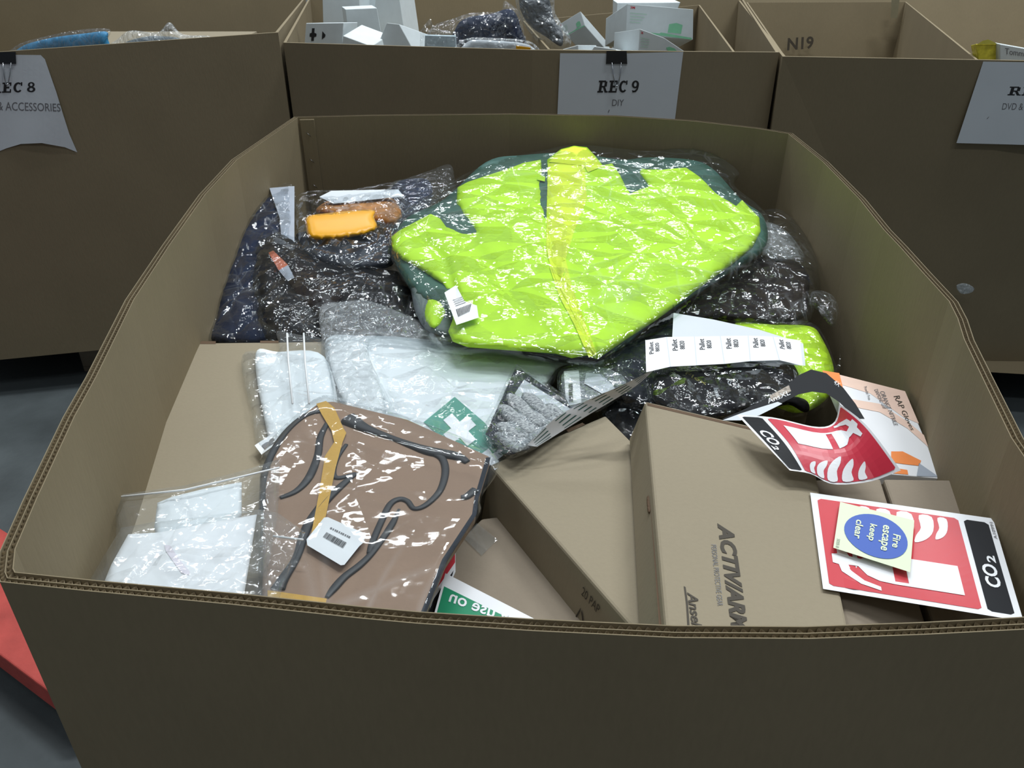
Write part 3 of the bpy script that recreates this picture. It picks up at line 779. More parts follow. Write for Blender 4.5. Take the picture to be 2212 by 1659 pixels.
# ================================================================== heap: brown cartons
def carton(label, quad, z, down, mat=K_BOX, slots=(), lip=0.0, group='brown cartons in the heap', bevel=0.0025):
    base = Flat(z) if not isinstance(z, Flat) else z
    top = [base.pt(*p) for p in quad]; c = sum(top, Vector((0, 0, 0))) / len(top) + Vector(down)
    t = thing('cardboard_carton', label, 'cardboard box', c, group)
    solid('carton_body', top, down, mat, t, bevel)
    for s in slots: plate('tab_slot', s, base, K_DARK, t, 0.0, 0.0006)
    return t, base
# filler level under the heap
pad(-0.30, 0.46, 0.0, 0.86, 0.70, 'plain brown carton buried beneath the flat carton and the brown backing card')
pad(0.02, 0.46, 0.34, 0.86, 0.70, 'plain brown carton buried beneath the lettered carton')
pad(-0.36, 0.90, 0.40, 1.46, 0.73, 'wide brown carton buried beneath the bagged clothes')

carton('large flat brown carton with two tab slots lying along the bin wall', [(371, 741), (740, 737), (770, 1345), (185, 1310)], 0.785, (0, 0, -0.05),
       slots=[[(420, 737), (466, 737), (466, 743), (420, 743)], [(562, 736), (602, 736), (602, 741), (562, 741)]])
carton('flat brown carton turned at an angle beside the green first aid label', [(1058, 1004), (1308, 897), (1700, 1290), (1440, 1440)], Flat(0.788), (-0.012, -0.006, -0.075),
       slots=[[(1100, 979), (1143, 962), (1147, 967), (1106, 985)], [(1222, 928), (1258, 913), (1264, 917), (1228, 934)]])
mid_c = [o for o in COL.objects if o.get('label', '').startswith('flat brown carton turned')][0]
# the printed side of the angled carton
c0 = Flat(0.788)
A = c0.pt(1058, 1004); B = c0.pt(1440, 1440); D = Vector((-0.012, -0.006, -0.075))
def side_map(u, v, off=0.0):
    nrm = (B - A).cross(D).normalized()
    if nrm.y > 0: nrm = -nrm
    return A.lerp(B, u) + D * (1 - v) + nrm * (0.0005 + off)
text('20 PAP', side_map, INKB, mid_c, 'lettering', (.625, .72, .715, .84), off=0.0004)
rc = []
tri = [(.645 + .034 * math.cos(math.radians(a)), .42 + .17 * math.sin(math.radians(a))) for a in (100, 220, 340)]
for k in range(3):
    (ax_, ay_), (bx_, by_) = tri[k], tri[(k + 1) % 3]
    ux, uy = (bx_ - ax_), (by_ - ay_); cx_, cy_ = .645, .42
    inn_ = lambda x, y: (x + (cx_ - x) * .34, y + (cy_ - y) * .34)
    p0, p1 = (ax_ + ux * .10, ay_ + uy * .10), (ax_ + ux * .86, ay_ + uy * .86)
    rc.append([p0, p1, inn_(*p1), inn_(*p0)])
conform(rc, side_map, 'recycling_mark', INKB, mid_c, 0.0004, 0)
conform([[(.755, .35), (.785, .50), (.83, .28), (.86, .02), (.80, .0), (.76, .15)]], side_map, 'leaf_mark', INKB, mid_c, 0.0004, 0)

AZ = Flat(0.842)
ta, _ = carton('brown carton printed with large slanted black lettering, the biggest one of the heap', [(1394, 866), (1748, 949), (1850, 1440), (1446, 1440)], AZ, (-0.014, 0.0, -0.050))
plate('lid_flap', [(1398, 870), (1744, 952), (1744, 957), (1399, 876)], AZ, K_DARK, ta, 0.0, 0.0005)
plate('lid_seam', [(1399, 1010), (1404, 1010), (1436, 1440), (1430, 1440)], Flat(0.826, 0, 0, 0.0, 0), K_DARK, ta, 0.0, 0.012)
o = Lump([(1397, 1075), (1405, 1072), (1408, 1100), (1400, 1108)], Flat(0.83), 0.004, 5, 0.002, 90, spacing=2).build('torn_tab', K_DARK, ta)
def acti_map(q): return quad_map(q, AZ)
# text reads away from the seam: local u runs down the picture, v to the right
text('ACTIV/ARMR', quad_map([(1549, 1130), (1583, 1385), (1621, 1385), (1583, 1128)], AZ), INKB, ta, 'brand_lettering', bold=0.045, shear=0.35)
text('PERSONAL PROTECTIVE GEAR', quad_map([(1536, 1176), (1550, 1308), (1562, 1307), (1547, 1175)], AZ), INKG, ta, 'lettering', shear=0.2)
text('Ansell', quad_map([(1484, 1279), (1495, 1360), (1518, 1360), (1506, 1278)], AZ), INKB, ta, 'maker_lettering', bold=0.02, shear=0.3)
plate('swoosh', [(1477, 1266), (1481, 1268), (1486, 1300), (1491, 1370), (1486, 1370), (1482, 1305)], AZ, INKB, ta, 0.0, 0.0006)

carton('plain brown carton beside the big lettered one, under the lower CO2 sign', [(1746, 1036), (1902, 1033), (2030, 1440), (1850, 1440)], Flat(0.832), (0, 0, -0.06), mat=K_BOX2)
carton('plain brown carton against the bin wall, under the lower CO2 sign', [(1908, 1034), (2062, 1036), (2225, 1400), (2050, 1440)], Flat(0.832), (0, 0, -0.06), mat=K_BOX2)
tb, _ = carton('low brown carton taped with clear tape behind the green sign', [(1040, 1120), (1120, 1110), (1400, 1440), (900, 1440), (960, 1200)], Flat(0.742), (0, 0, -0.038), mat=K_BOX2)
plate('clear_tape', [(1000, 1160), (1030, 1130), (1075, 1165), (1040, 1200)], Flat(0.742), FILMZ, tb, 0.0, 0.002)

# ================================================================== signs
def safety_sign(name, label, m, group=None, red=VRED, cell=0.08):
    P = [m(u, v, 0) for u, v in ((0, 0), (1, 0), (1, 1), (0, 1))]
    t = thing(name, label, 'sign', (P[0] + P[1] + P[2] + P[3]) / 4, group)
    cellc = cell
    conform([[(0, 0), (1, 0), (1, 1), (0, 1)]], m, 'sign_sheet', VWHITE, t, 0, cellc, 0.0008)
    def rr(u0, v0, u1, v1, r=0.02):
        return [(u0 + r, v0), (u1 - r, v0), (u1, v0 + r), (u1, v1 - r), (u1 - r, v1), (u0 + r, v1), (u0, v1 - r), (u0, v0 + r)]
    conform([rr(.05, .035, .95, .17)], m, 'black_panel', VBLK, t, 0.0012, cellc)
    conform([rr(.05, .20, .95, .965)], m, 'red_panel', red, t, 0.0012, cellc)
    text('CO', m, VWHITE, t, 'lettering', (.30, .062, .53, .140), 0.03, off=0.0018, cell=cellc)
    text('2', m, VWHITE, t, 'subscript', (.55, .055, .62, .10), 0.03, off=0.0018, cell=cellc)
    text('A10991', m, INKG, t, 'code', (.80, .008, .96, .026), off=0.0018, cell=cellc)
    ext = [[(.17, .27), (.46, .27), (.46, .55), (.17, .55)], [(.17, .62), (.46, .62), (.44, .72), (.38, .78), (.30, .80), (.22, .76), (.18, .70)], [(.17, .55), (.20, .55), (.20, .62), (.17, .62)],
           [(.30, .80), (.38, .78), (.39, .84), (.50, .87), (.50, .90), (.40, .90), (.39, .93), (.30, .93), (.29, .90), (.22, .89), (.12, .80), (.08, .70), (.12, .70), (.16, .78), (.24, .84), (.30, .85)]]
    conform(ext, m, 'extinguisher_picture', VWHITE, t, 0.0018, cellc)
    fl = []
    for v0, us, hs in ((.265, .70, .7), (.345, .64, 1.0), (.455, .58, 1.15), (.575, .64, 1.0), (.685, .72, .8)):
        w = .92 - us
        fl.append(smooth_loop([(.925, v0), (.925, v0 + .07 * hs), (.925 - w * .45, v0 + .075 * hs), (.925 - w * .75, v0 + .11 * hs), (us, v0 + .125 * hs), (.925 - w * .85, v0 + .06 * hs), (.925 - w * .5, v0 + .01)], True, 3))
    conform(fl, m, 'flame_picture', VWHITE, t, 0.0018, cellc)
    return t
SZ = Flat(0.8425)
class Curl:
    def __init__(s, base, fn): s.b, s.fn = base, fn
    def pt(s, px, py, off=0.0): return s.b.pt(px, py, off + s.fn(px, py))
lift = lambda x: 0.064 * max(0, (x - 1840) / 370) ** 1.15
low_m = quad_map([(2211, 1342), (2145, 1120), (1750, 1064), (1778, 1272)], Curl(SZ, lambda x, y: lift(x) + 0.003))
safety_sign('safety_sign', 'flat red CO2 fire extinguisher sign lying on the cartons beneath the small blue sign', low_m, 'CO2 extinguisher signs')
# the small mandatory sign on top
fm = quad_map([(1815, 1084), (1800, 1183), (1966, 1236), (1975, 1124)], Curl(SZ, lambda x, y: lift(x) + 0.0115))
t = thing('safety_sign', 'small pale green sign with a blue disc reading fire escape keep clear', 'sign', fm(.5, .5, 0))
conform([[(0, 0), (1, 0), (1, 1), (0, 1)]], fm, 'sign_sheet', VMINT, t, 0, 0.05, 0.0008)
conform([[(.5 + .42 * math.cos(a), .52 + .42 * math.sin(a)) for a in [2 * math.pi * k / 40 for k in range(40)]]], fm, 'blue_disc', VBLUE, t, 0.0014, 0.05)
for w, (u0, v0, u1, v1) in (('Fire', (.36, .74, .62, .84)), ('escape', (.23, .56, .74, .68)), ('keep', (.28, .40, .62, .52)), ('clear', (.27, .24, .66, .34))):
    text(w, fm, VMINT, t, 'lettering', (u0, v0, u1, v1), 0.02, off=0.0022, cell=0.05)
text('5035 B', fm, INKG, t, 'code', (.78, .03, .97, .07), off=0.0018)

# the curled sign: a bent sheet through control rows
def grid_map(rows):
    """rows[v][u] = (px,py,z); u across the sign, v upwards"""
    P = [[at_z(x, y, z) for x, y, z in r] for r in rows]
    def crv(ps, t):
        n = len(ps) - 1; s = t * n; i = min(int(s), n - 1) if s < n else n - 1
        i = max(0, i); k = s - i
        p0, p1, p2, p3 = ps[max(0, i - 1)], ps[i], ps[i + 1], ps[min(n, i + 2)]
        return 0.5 * ((2 * p1) + (p2 - p0) * k + (2 * p0 - 5 * p1 + 4 * p2 - p3) * k * k + (3 * p1 - p0 - 3 * p2 + p3) * k ** 3)
    def f(u, v, off=0.0):
        q = crv([crv(r, u) for r in P], v)
        d = CAM - q; return q + d.normalized() * off
    return f
up_m = grid_map([
    [(1592, 896, .862), (1648, 955, .866), (1706, 1016, .858)],
    [(1672, 902, .872), (1722, 962, .868), (1752, 1024, .856)],
    [(1762, 922, .868), (1790, 975, .866), (1800, 1046, .852)],
    [(1802, 912, .870), (1840, 965, .872), (1880, 1040, .856)],
    [(1813, 872, .885), (1873, 920, .888), (1946, 1016, .872)]])
safety_sign('safety_sign', 'curled red CO2 fire extinguisher sign draped over the carton edges below the glove card', up_m, 'CO2 extinguisher signs', VRED2, 0.06)
# a third one mostly under the brown backing card
t = thing('safety_sign', 'corner of a red and black sign tucked under the edge of the brown backing card', 'sign', at_z(950, 1240, .752), 'CO2 extinguisher signs')
ZC = Flat(0.756)
plate('sign_sheet', [(905, 1300), (968, 1165), (984, 1195), (984, 1235), (938, 1340), (905, 1352)], ZC, VWHITE, t, 0.0008)
plate('red_panel', [(928, 1262), (968, 1180), (983, 1195), (983, 1215), (946, 1268)], ZC, VRED, t, 0.0, 0.0012)
plate('black_panel', [(912, 1345), (938, 1292), (980, 1232), (975, 1250), (960, 1290), (950, 1350)], ZC, VBLK, t, 0.0, 0.0014)
# green sign, upside down
GZ = Flat(0.768)
gm = quad_map([(1262, 1392), (962, 1238), (890, 1500), (1200, 1600)], GZ)
t = thing('safety_sign', 'green sign with a white edge lying upside down by the bin rim', 'sign', GZ.pt(1040, 1310))
conform([[(-.1, 0), (1, 0), (1, 1), (-.1, 1)]], gm, 'sign_sheet', VWHITE, t, 0, 0.2, 0.0008)
conform([[(-.1, .10), (.985, .10), (.985, .95), (-.1, .95)]], gm, 'green_panel', VGRN, t, 0.0012, 0)
gt = quad_map([(1250, 1383), (948, 1292), (955, 1274), (1258, 1360)], GZ)
text('y use on', quad_map([(1094, 1353), (966, 1307), (974, 1282), (1100, 1328)], GZ), VWHITE, t, 'lettering', off=0.0018, bold=0.015)
text('For', quad_map([(975, 1352), (945, 1342), (950, 1328), (982, 1338)], GZ), VWHITE, t, 'lettering', off=0.0018, bold=0.015)

# ================================================================== white bags in the middle
WB = Flat(0.792, 0.02, 0.6)
# big white first aid pack
t = thing('first_aid_pack', 'large white pack with a green and white cross label under the yellow jacket', 'first aid pack', WB.pt(1000, 850) - Vector((0, 0, .03)))
L = Lump([(700, 745), (790, 725), (960, 738), (1210, 780), (1200, 800), (1150, 870), (1085, 975), (1060, 1000), (900, 1000), (760, 930)], Flat(0.776, 0.02, 0.6), 0.016, 24, 0.002, 8, [([(790, 730), (880, 960)], -0.004, 5), ([(1200, 795), (900, 860)], -0.003, 5)], 9)
L.build('wrapping', WCLOTH, t)
lb = [(915, 912), (982, 857), (1046, 912), (1100, 975), (1075, 990), (1055, 992), (1000, 960), (945, 938)]
plate('cross_label', lb, L, CROSSG, t, 0.0, 0.0015, 14)
def cross(cx, cy, ax, ay, bx, by, k=.36):
    P = [(-k, -1), (k, -1), (k, -k), (1, -k), (1, k), (k, k), (k, 1), (-k, 1), (-k, k), (-1, k), (-1, -k), (-k, -k)]
    return [(cx + u * ax + v * bx, cy + u * ay + v * by) for u, v in P]
plate('white_cross', cross(993, 928, 26, -20, 26, 28), L, VWHITE, t, 0.0, 0.0028, 14)
plate('white_cross', cross(1062, 992, 20, -15, 14, 18), L, VWHITE, t, 0.0, 0.0028, 14)
Lump([(692, 740), (790, 716), (960, 728), (1222, 778), (1215, 800), (1160, 880), (1095, 985), (1060, 1010), (900, 1010), (750, 940)], Flat(0.776, 0.02, 0.6), 0.024, 24, 0.003, 16, [([(790, 730), (880, 960)], 0.004, 6)], 7, seed=4, ridge=0.003).build('plastic_bag', FILMZ, t, False)
# crinkly white bag
t, L, _ = bagged('bagged_item', 'crinkled milky bag with its loose end fanned over the dark clothes', 'bag', [(712, 760), (785, 745), (830, 880), (800, 900), (745, 870)], Flat(0.790, 0.02, 0.6), WCLOTH, 0.006, 20,
       [(690, 668), (740, 652), (800, 650), (900, 690), (985, 722), (960, 745), (800, 738), (840, 860), (880, 930), (800, 920), (735, 880), (705, 780)], FILMM, part='white_cloth', ridge=0.006, fsp=5, ns=22)
# narrow zip bag
t, L, _ = bagged('zip_bag', 'zip bag with its sealed strip upright beside the large flat carton', 'bag', [(552, 765), (600, 760), (700, 770), (730, 900), (690, 985), (600, 985), (570, 900)], Flat(0.789, 0.02, 0.6), WCLOTH, 0.007, 18,
       [(523, 768), (600, 760), (598, 716), (640, 722), (706, 738), (716, 800), (722, 880), (690, 990), (600, 995), (560, 980), (545, 900)], FILMZ, part='white_card', ridge=0.002, fsp=6, fb=0.006)
zl = Flat(0.808, 0.02, 0.6)
for xa in (620, 656):
    tube('zip_strip', [zl.pt(xa, 720), zl.pt(xa + 3, 780), zl.pt(xa + 12, 872)], 0.0012, PAPER, t, 6)
plate('barcode_sticker', [(550, 962), (598, 930), (608, 950), (565, 982)], L, PAPER, t, 0.0, 0.004)
plate('barcode_bars', [(565, 962), (590, 945), (596, 955), (572, 970)], L, INKG, t, 0.0, 0.0052)

# ================================================================== brown backing card with cords in its bag
BZ = Flat(0.818)
bo = [(690, 868), (720, 866), (880, 905), (1058, 985), (1030, 1075), (1025, 1112), (960, 1210), (905, 1345), (890, 1362), (575, 1345), (565, 1290), (568, 1080), (575, 985), (640, 905)]
t = thing('harness_pack', 'brown backing card with looping dark cords and a mustard strap, in a clear bag', 'packaged strap', BZ.pt(780, 1120) - Vector((0, 0, .03)))
solid('backing_card', [BZ.pt(*p) for p in bo], (0, 0, -0.012), BOARD, t, 0.002)
plate('dark_hem', [(1050, 988), (1060, 988), (1034, 1076), (1029, 1112), (966, 1212), (912, 1345), (896, 1362), (900, 1345), (955, 1208), (1020, 1110), (1025, 1074)], BZ, CHAR, t, 0.0, 0.0008)
def cord(pts, w, nm='cord'):
    pts = smooth_loop(pts, closed=False, n=8)
    P = [BZ.pt(p[0], p[1], 0.0015) for p in pts]
    dep = [ (Vector((0, CP, -SP)).dot(p - CAM)) for p in P]
    tube(nm, P, [p[2] * 1.3 * d / F / 2 for p, d in zip(pts, dep)], CORD, t, 8, 0.45)
cord([(700, 887, 9), (660, 897, 10), (620, 930, 11), (590, 975, 13), (572, 1020, 12), (567, 1060, 10), (567, 1100, 12)], 1)
cord([(706, 915, 9), (692, 945, 12), (686, 985, 13), (668, 1030, 15), (640, 1060, 12), (605, 1075, 8)], 1)
cord([(748, 960, 7), (728, 990, 9), (720, 1020, 10), (730, 1032, 9), (765, 1024, 9), (770, 1022, 6)], 1)
cord([(768, 1024, 7), (745, 1042, 13), (705, 1080, 17), (670, 1125, 17), (655, 1160, 17), (640, 1205, 15), (612, 1250, 20), (600, 1272, 26)], 1)
cord([(752, 905, 34), (790, 925, 20), (845, 945, 12), (890, 962, 16), (930, 975, 22), (985, 985, 20), (1010, 998, 12)], 1)
cord([(930, 975, 16), (955, 990, 13), (962, 1020, 13), (950, 1060, 12), (920, 1090, 11), (895, 1098, 9), (880, 1082, 10), (862, 1078, 11), (842, 1090, 12), (822, 1130, 12), (805, 1170, 12), (798, 1195, 10)], 1)
cord([(862, 1100, 5), (848, 1130, 12), (825, 1165, 12), (800, 1198, 12), (775, 1222, 14), (745, 1245, 15), (722, 1270, 15), (706, 1290, 8)], 1)
cord([(1026, 1058, 16), (1008, 1072, 14), (996, 1074, 10)], 1)
Curled = Curl(BZ, lambda x, y: 0.004)
plate('mustard_strap', [(683, 872), (704, 866), (722, 880), (742, 925), (748, 935), (740, 955), (725, 1010), (705, 1110), (690, 1160), (672, 1155), (690, 1060), (702, 985), (722, 955), (716, 930), (695, 895)], Curled, STRAP, t, 0.001, 0.0, 20)
plate('mustard_strap', [(602, 1278), (706, 1293), (700, 1318), (600, 1303), (578, 1300), (578, 1275)], Curled, STRAP, t, 0.001, 0.0, 20)
lblp = [(662, 1165), (700, 1118), (708, 1117), (790, 1153), (785, 1172), (776, 1180), (744, 1220), (736, 1221), (664, 1178)]
plate('paper_label', lblp, Curl(BZ, lambda x, y: 0.009), PAPER, t, 0.0006, 0.0, 30)
lm = quad_map([(790, 1153), (704, 1116), (662, 1172), (740, 1222)], Curl(BZ, lambda x, y: 0.0105))
bars = []; u = .24
while u < .78:
    w = random.choice((.008, .012, .02)); bars.append([(u, .42), (u + w, .42), (u + w, .60), (u, .60)]); u += w + random.choice((.008, .012))
conform(bars, lm, 'barcode_bars', INK, t, 0, 0)
conform([[(.25 + .052 * k, .23), (.25 + .052 * k + (.03 if k % 3 else .04), .23), (.25 + .052 * k + (.03 if k % 3 else .04), .28), (.25 + .052 * k, .28)] for k in range(10)], lm, 'tag_print', INKG, t, 0.0, 0)
Lump([(688, 858), (730, 858), (880, 900), (1072, 985), (1040, 1075), (1035, 1115), (970, 1212), (915, 1350), (890, 1372), (570, 1352), (558, 1290), (560, 1080), (568, 975), (640, 895)], Flat(0.818), 0.016, 30, 0.0035, 9,
     [([(740, 925), (1040, 1000)], 0.004, 12)], 7, seed=9, ridge=0.0, edge=0.002).build('plastic_bag', FILMB, t, False)

# ================================================================== zip bags at the near corner
ZB1 = Flat(0.834, 0.0)
t = thing('zip_bag', 'zip bag holding a folded white cloth, lying under another zip bag', 'bag', ZB1.pt(430, 1150) - Vector((0, 0, .02)), 'zip bags by the bin corner')
Lump([(333, 1140), (340, 1086), (372, 1073), (440, 1056), (522, 1041), (522, 1112), (500, 1160), (340, 1170)], Flat(.828), 0.006, 12, 0.0015, 20, [([(340, 1100), (440, 1070)], -0.002, 5)], 7, soft=False).build('white_cloth', WCLOTH, t)
Lump([(265, 1068), (400, 1048), (520, 1018), (602, 992), (606, 1010), (600, 1110), (575, 1250), (250, 1200), (250, 1110)], Flat(.828), 0.010, 20, 0.002, 20, (), 6, soft=False, seed=2, ridge=0.002).build('plastic_bag', FILMZ, t, False)
tube('zip_strip', [ZB1.pt(262, 1073, .008), ZB1.pt(400, 1058, .008), ZB1.pt(520, 1030, .008), ZB1.pt(604, 1010, .008)], 0.0009, PAPER, t, 6)
t = thing('zip_bag', 'zip bag holding a white sheet with a faint pink stamp', 'bag', ZB1.pt(380, 1240) - Vector((0, 0, .01)), 'zip bags by the bin corner')
L = Lump([(277, 1154), (345, 1150), (450, 1130), (555, 1111), (538, 1220), (520, 1330), (380, 1310), (212, 1290), (240, 1220)], Flat(.840), 0.005, 10, 0.0012, 22, (), 8, soft=False, seed=3)
L.build('white_sheet', PAPER, t)
plate('pink_stamp', [(355, 1177), (368, 1178), (385, 1205), (410, 1235), (408, 1242), (392, 1238), (372, 1210), (358, 1190)], L, PINK, t, 0.0, 0.0008)
Lump([(262, 1140), (330, 1128), (560, 1100), (600, 1108), (660, 1150), (650, 1170), (610, 1270), (590, 1345), (380, 1330), (180, 1300), (195, 1250)], Flat(.840), 0.011, 26, 0.003, 24, (), 6, soft=False, seed=6, ridge=0.003).build('plastic_bag', FILMZ, t, False)
tube('zip_strip', [ZB1.pt(590, 1158, .014), ZB1.pt(655, 1166, .014)], 0.0009, PAPER, t, 6)

# ================================================================== grey speckled gloves
GP = Flat(0.80)
def glove(L0, fingers, palm, mat, t, base, r=0.010):
    Lump(palm, base, 0.012, 20, 0.001, 20, (), 6).build('palm', mat, t)
    for i, (a, b, w) in enumerate(fingers):
        n = 10; P = []; R = []
        for k in range(n + 1):
            s = k / n; q = base.pt(a[0] + (b[0] - a[0]) * s, a[1] + (b[1] - a[1]) * s, 0.006)
            P.append(q); e = 1.0 if s < 0.75 else math.sqrt(max(0.02, 1 - ((s - 0.75) / 0.26) ** 2)); R.append(w * e)
        tube('finger', P, R, mat, t, 12, 0.6)
t = thing('glove_pack', 'grey speckled knitted glove packed flat in a clear dark backed bag', 'gloves', GP.pt(1150, 900) - Vector((0, 0, .02)), 'speckled glove packs')
plate('backing', [(1112, 798), (1128, 800), (1250, 885), (1245, 900), (1110, 982), (1048, 938), (1075, 880)], GP, CHAR, t, 0.002, 0.0)
plate('insert_card', [(1132, 820), (1240, 888), (1225, 905), (1160, 900), (1112, 850)], GP, PAPERG, t, 0.001, 0.003)
glove(None, [((1130, 950), (1076, 915), .0078), ((1150, 940), (1080, 875), .0088), ((1170, 925), (1098, 852), .0092), ((1190, 905), (1132, 850), .0092), ((1215, 905), (1178, 875), .0085)],
      [(1085, 925), (1120, 885), (1160, 880), (1200, 885), (1225, 905), (1190, 930), (1125, 975), (1100, 970), (1070, 940)], KNIT, t, Flat(.806))
Lump([(1110, 792), (1130, 794), (1258, 882), (1250, 905), (1110, 990), (1042, 942), (1070, 875)], Flat(.802), 0.018, 16, 0.002, 30, (), 6, seed=8, ridge=0.004).build('plastic_bag', FILMC, t, False)
t = thing('glove_pack', 'speckled glove pack with a white barcode sticker, behind the striped paper strip', 'gloves', GP.pt(1265, 840) - Vector((0, 0, .02)), 'speckled glove packs')
L = Lump([(1220, 800), (1290, 792), (1345, 810), (1350, 840), (1290, 880), (1240, 880), (1215, 850)], Flat(.795), 0.016, 20, 0.001, 20, (), 6); L.build('glove', KNIT, t)
plate('insert_card', [(1266, 805), (1300, 808), (1330, 840), (1300, 850), (1262, 828)], L, PAPERG, t, 0.001, 0.002)
plate('barcode_sticker', [(1218, 802), (1250, 799), (1256, 870), (1230, 876), (1222, 860)], L, PAPER, t, 0.0005, 0.004)
bm_ = quad_map([(1229, 868), (1228, 828), (1237, 827), (1238, 867)], L)
bars = []; u = .0
while u < .98:
    w = random.choice((.02, .035, .05)); bars.append([(u, .0), (u + w, .0), (u + w, 1), (u, 1)]); u += w + random.choice((.02, .035))
conform(bars, bm_, 'barcode_bars', INK, t, 0.0052, 0)
Lump([(1212, 796), (1290, 786), (1355, 800), (1362, 840), (1290, 890), (1240, 888), (1208, 855)], Flat(.795), 0.026, 20, 0.002, 30, (), 6, seed=12, ridge=0.003).build('plastic_bag', FILMC, t, False)

# ================================================================== yellow jacket
JB = Flat(0.80, 0.10, 0.9)
t = thing('bagged_jacket', 'large bright hi vis yellow jacket with green lining in a clear bag', 'jacket', JB.pt(1240, 560) - Vector((0, 0, .03)))
cr = [([(1180, 470), (1190, 560), (1230, 640), (1290, 770)], -0.006, 7), ([(1215, 450), (1225, 520), (1215, 600)], 0.004, 6),
      ([(1500, 420), (1390, 470), (1330, 500)], 0.006, 12), ([(1620, 470), (1500, 560), (1420, 600)], -0.005, 16), ([(1000, 500), (1080, 600), (1140, 680)], -0.006, 16),
      ([(990, 450), (1090, 445), (1180, 440)], -0.004, 8), ([(900, 500), (960, 560), (985, 640)], -0.008, 12), ([(1340, 400), (1420, 430), (1500, 520)], 0.004, 12),
      ([(1300, 620), (1450, 600), (1560, 540)], 0.006, 20), ([(1040, 640), (1200, 690), (1260, 740)], 0.005, 22), ([(1330, 470), (1320, 560), (1350, 650)], -0.004, 12),
      ([(1430, 380), (1480, 450), (1600, 480)], -0.005, 9), ([(1090, 380), (1060, 440), (1010, 480)], -0.004, 9), ([(1245, 330), (1260, 380), (1210, 440)], 0.005, 10)]
lin_o = [(880, 470), (960, 430), (1050, 350), (1130, 335), (1240, 330), (1340, 345), (1400, 340), (1490, 345), (1540, 365), (1600, 430), (1650, 470), (1650, 540), (1560, 600), (1420, 690), (1300, 770), (1100, 750), (990, 700), (900, 640), (850, 560), (848, 520)]
Lump(lin_o, JB, 0.036, 50, 0.005, 10, (), 10, seed=3).build('green_lining', TEAL, t)
body = [(1182, 345), (1212, 322), (1240, 315), (1268, 318), (1285, 336), (1302, 357), (1322, 353), (1340, 378), (1352, 405), (1362, 418), (1400, 402), (1382, 378), (1378, 364), (1430, 366), (1482, 362), (1512, 382), (1545, 415),
        (1590, 445), (1603, 432), (1618, 448), (1640, 470), (1643, 500), (1625, 535), (1580, 572), (1500, 630), (1420, 690), (1350, 735), (1290, 776), (1268, 768), (1235, 774), (1200, 764), (1100, 757), (1010, 750), (978, 738), (968, 716),
        (978, 690), (975, 640), (955, 615), (920, 592), (870, 562), (848, 540), (845, 512), (862, 498), (900, 478), (930, 462), (950, 470), (966, 490), (1000, 500), (1026, 500), (1005, 470), (986, 442), (988, 405), (1010, 393), (1080, 370), (1130, 352), (1168, 345),
        (1172, 372), (1168, 395), (1172, 430), (1178, 466), (1180, 400)]
cr2 = [(a, b * 1.7, c) for a, b, c in cr]
jl = Lump(body, JB, 0.058, 34, 0.003, 3.5, cr2, 7, soft=False, seed=1, edge=0.030); jl.build('jacket_body', HIVIS, t)
pk = [(1184, 352), (1262, 356), (1268, 430), (1240, 500), (1222, 560), (1236, 620), (1262, 690), (1290, 765), (1272, 772), (1240, 700), (1208, 640), (1188, 580), (1180, 500), (1182, 420)]
plate('front_placket', pk, jl, HIVIS2, t, 0.003, 0.0005, 12)
plate('collar', [(1186, 350), (1212, 324), (1240, 317), (1266, 320), (1284, 338), (1300, 360), (1270, 372), (1262, 358), (1225, 354)], jl, HIVIS2, t, 0.004, 0.001, 12)
plate('throat_tab', [(1162, 377), (1178, 382), (1177, 392), (1160, 388)], jl, HIVIS, t, 0.002, 0.004, 12)
tube('zip', [jl.pt(x, y, 0.004) for x, y in resample(smooth_loop([(1183, 470), (1182, 540), (1200, 600), (1230, 660), (1258, 715), (1282, 765)], False, 5), 8, False)], 0.0012, HIVIS2, t, 6)
Lump([(925, 640), (948, 632), (966, 645), (966, 680), (950, 708), (930, 712), (914, 690), (914, 660)], Flat(0.80, .1, .9), 0.03, 16, 0.003, 14, (), 6, seed=5).build('cuff', HIVIS, t)
Lump([(885, 590), (930, 600), (965, 640), (975, 720), (925, 715), (900, 680), (890, 640)], Flat(0.80, .1, .9), 0.022, 20, 0.003, 14, (), 7, seed=6).build('sleeve_lining', GREYL, t)
bo_ = [(842, 545), (850, 475), (920, 425), (1000, 378), (1080, 345), (1160, 328), (1240, 312), (1330, 320), (1400, 326), (1480, 318), (1540, 330), (1596, 372), (1588, 402), (1640, 445), (1662, 480), (1655, 545), (1600, 600), (1500, 660), (1420, 715), (1330, 775), (1280, 796),
       (1190, 785), (1080, 768), (970, 765), (920, 720), (900, 650), (860, 590)]
jbag = Lump(bo_, JB, 0.070, 40, 0.005, 6, cr, 6, seed=7, ridge=0.002); jbag.build('plastic_bag', FILMG, t, False)
plate('tag', [(960, 632), (985, 616), (1003, 650), (1030, 660), (1034, 686), (986, 702), (972, 665)], jbag, PAPER, t, 0.0006, 0.001, 14)
tm = quad_map([(990, 684), (1015, 672), (1020, 655), (985, 668)], jbag)
conform([[(k * .09, 0), (k * .09 + .05, 0), (k * .09 + .05, 1), (k * .09, 1)] for k in range(11)], tm, 'barcode_bars', INK, t, 0.003, 0)
for k in range(4): plate('tag_print', [(978 + k * 2, 648 + k * 4), (1000 + k * 2, 640 + k * 4), (1000 + k * 2, 641 + k * 4), (978 + k * 2, 649 + k * 4)], jbag, INKG, t, 0.0, 0.0028)

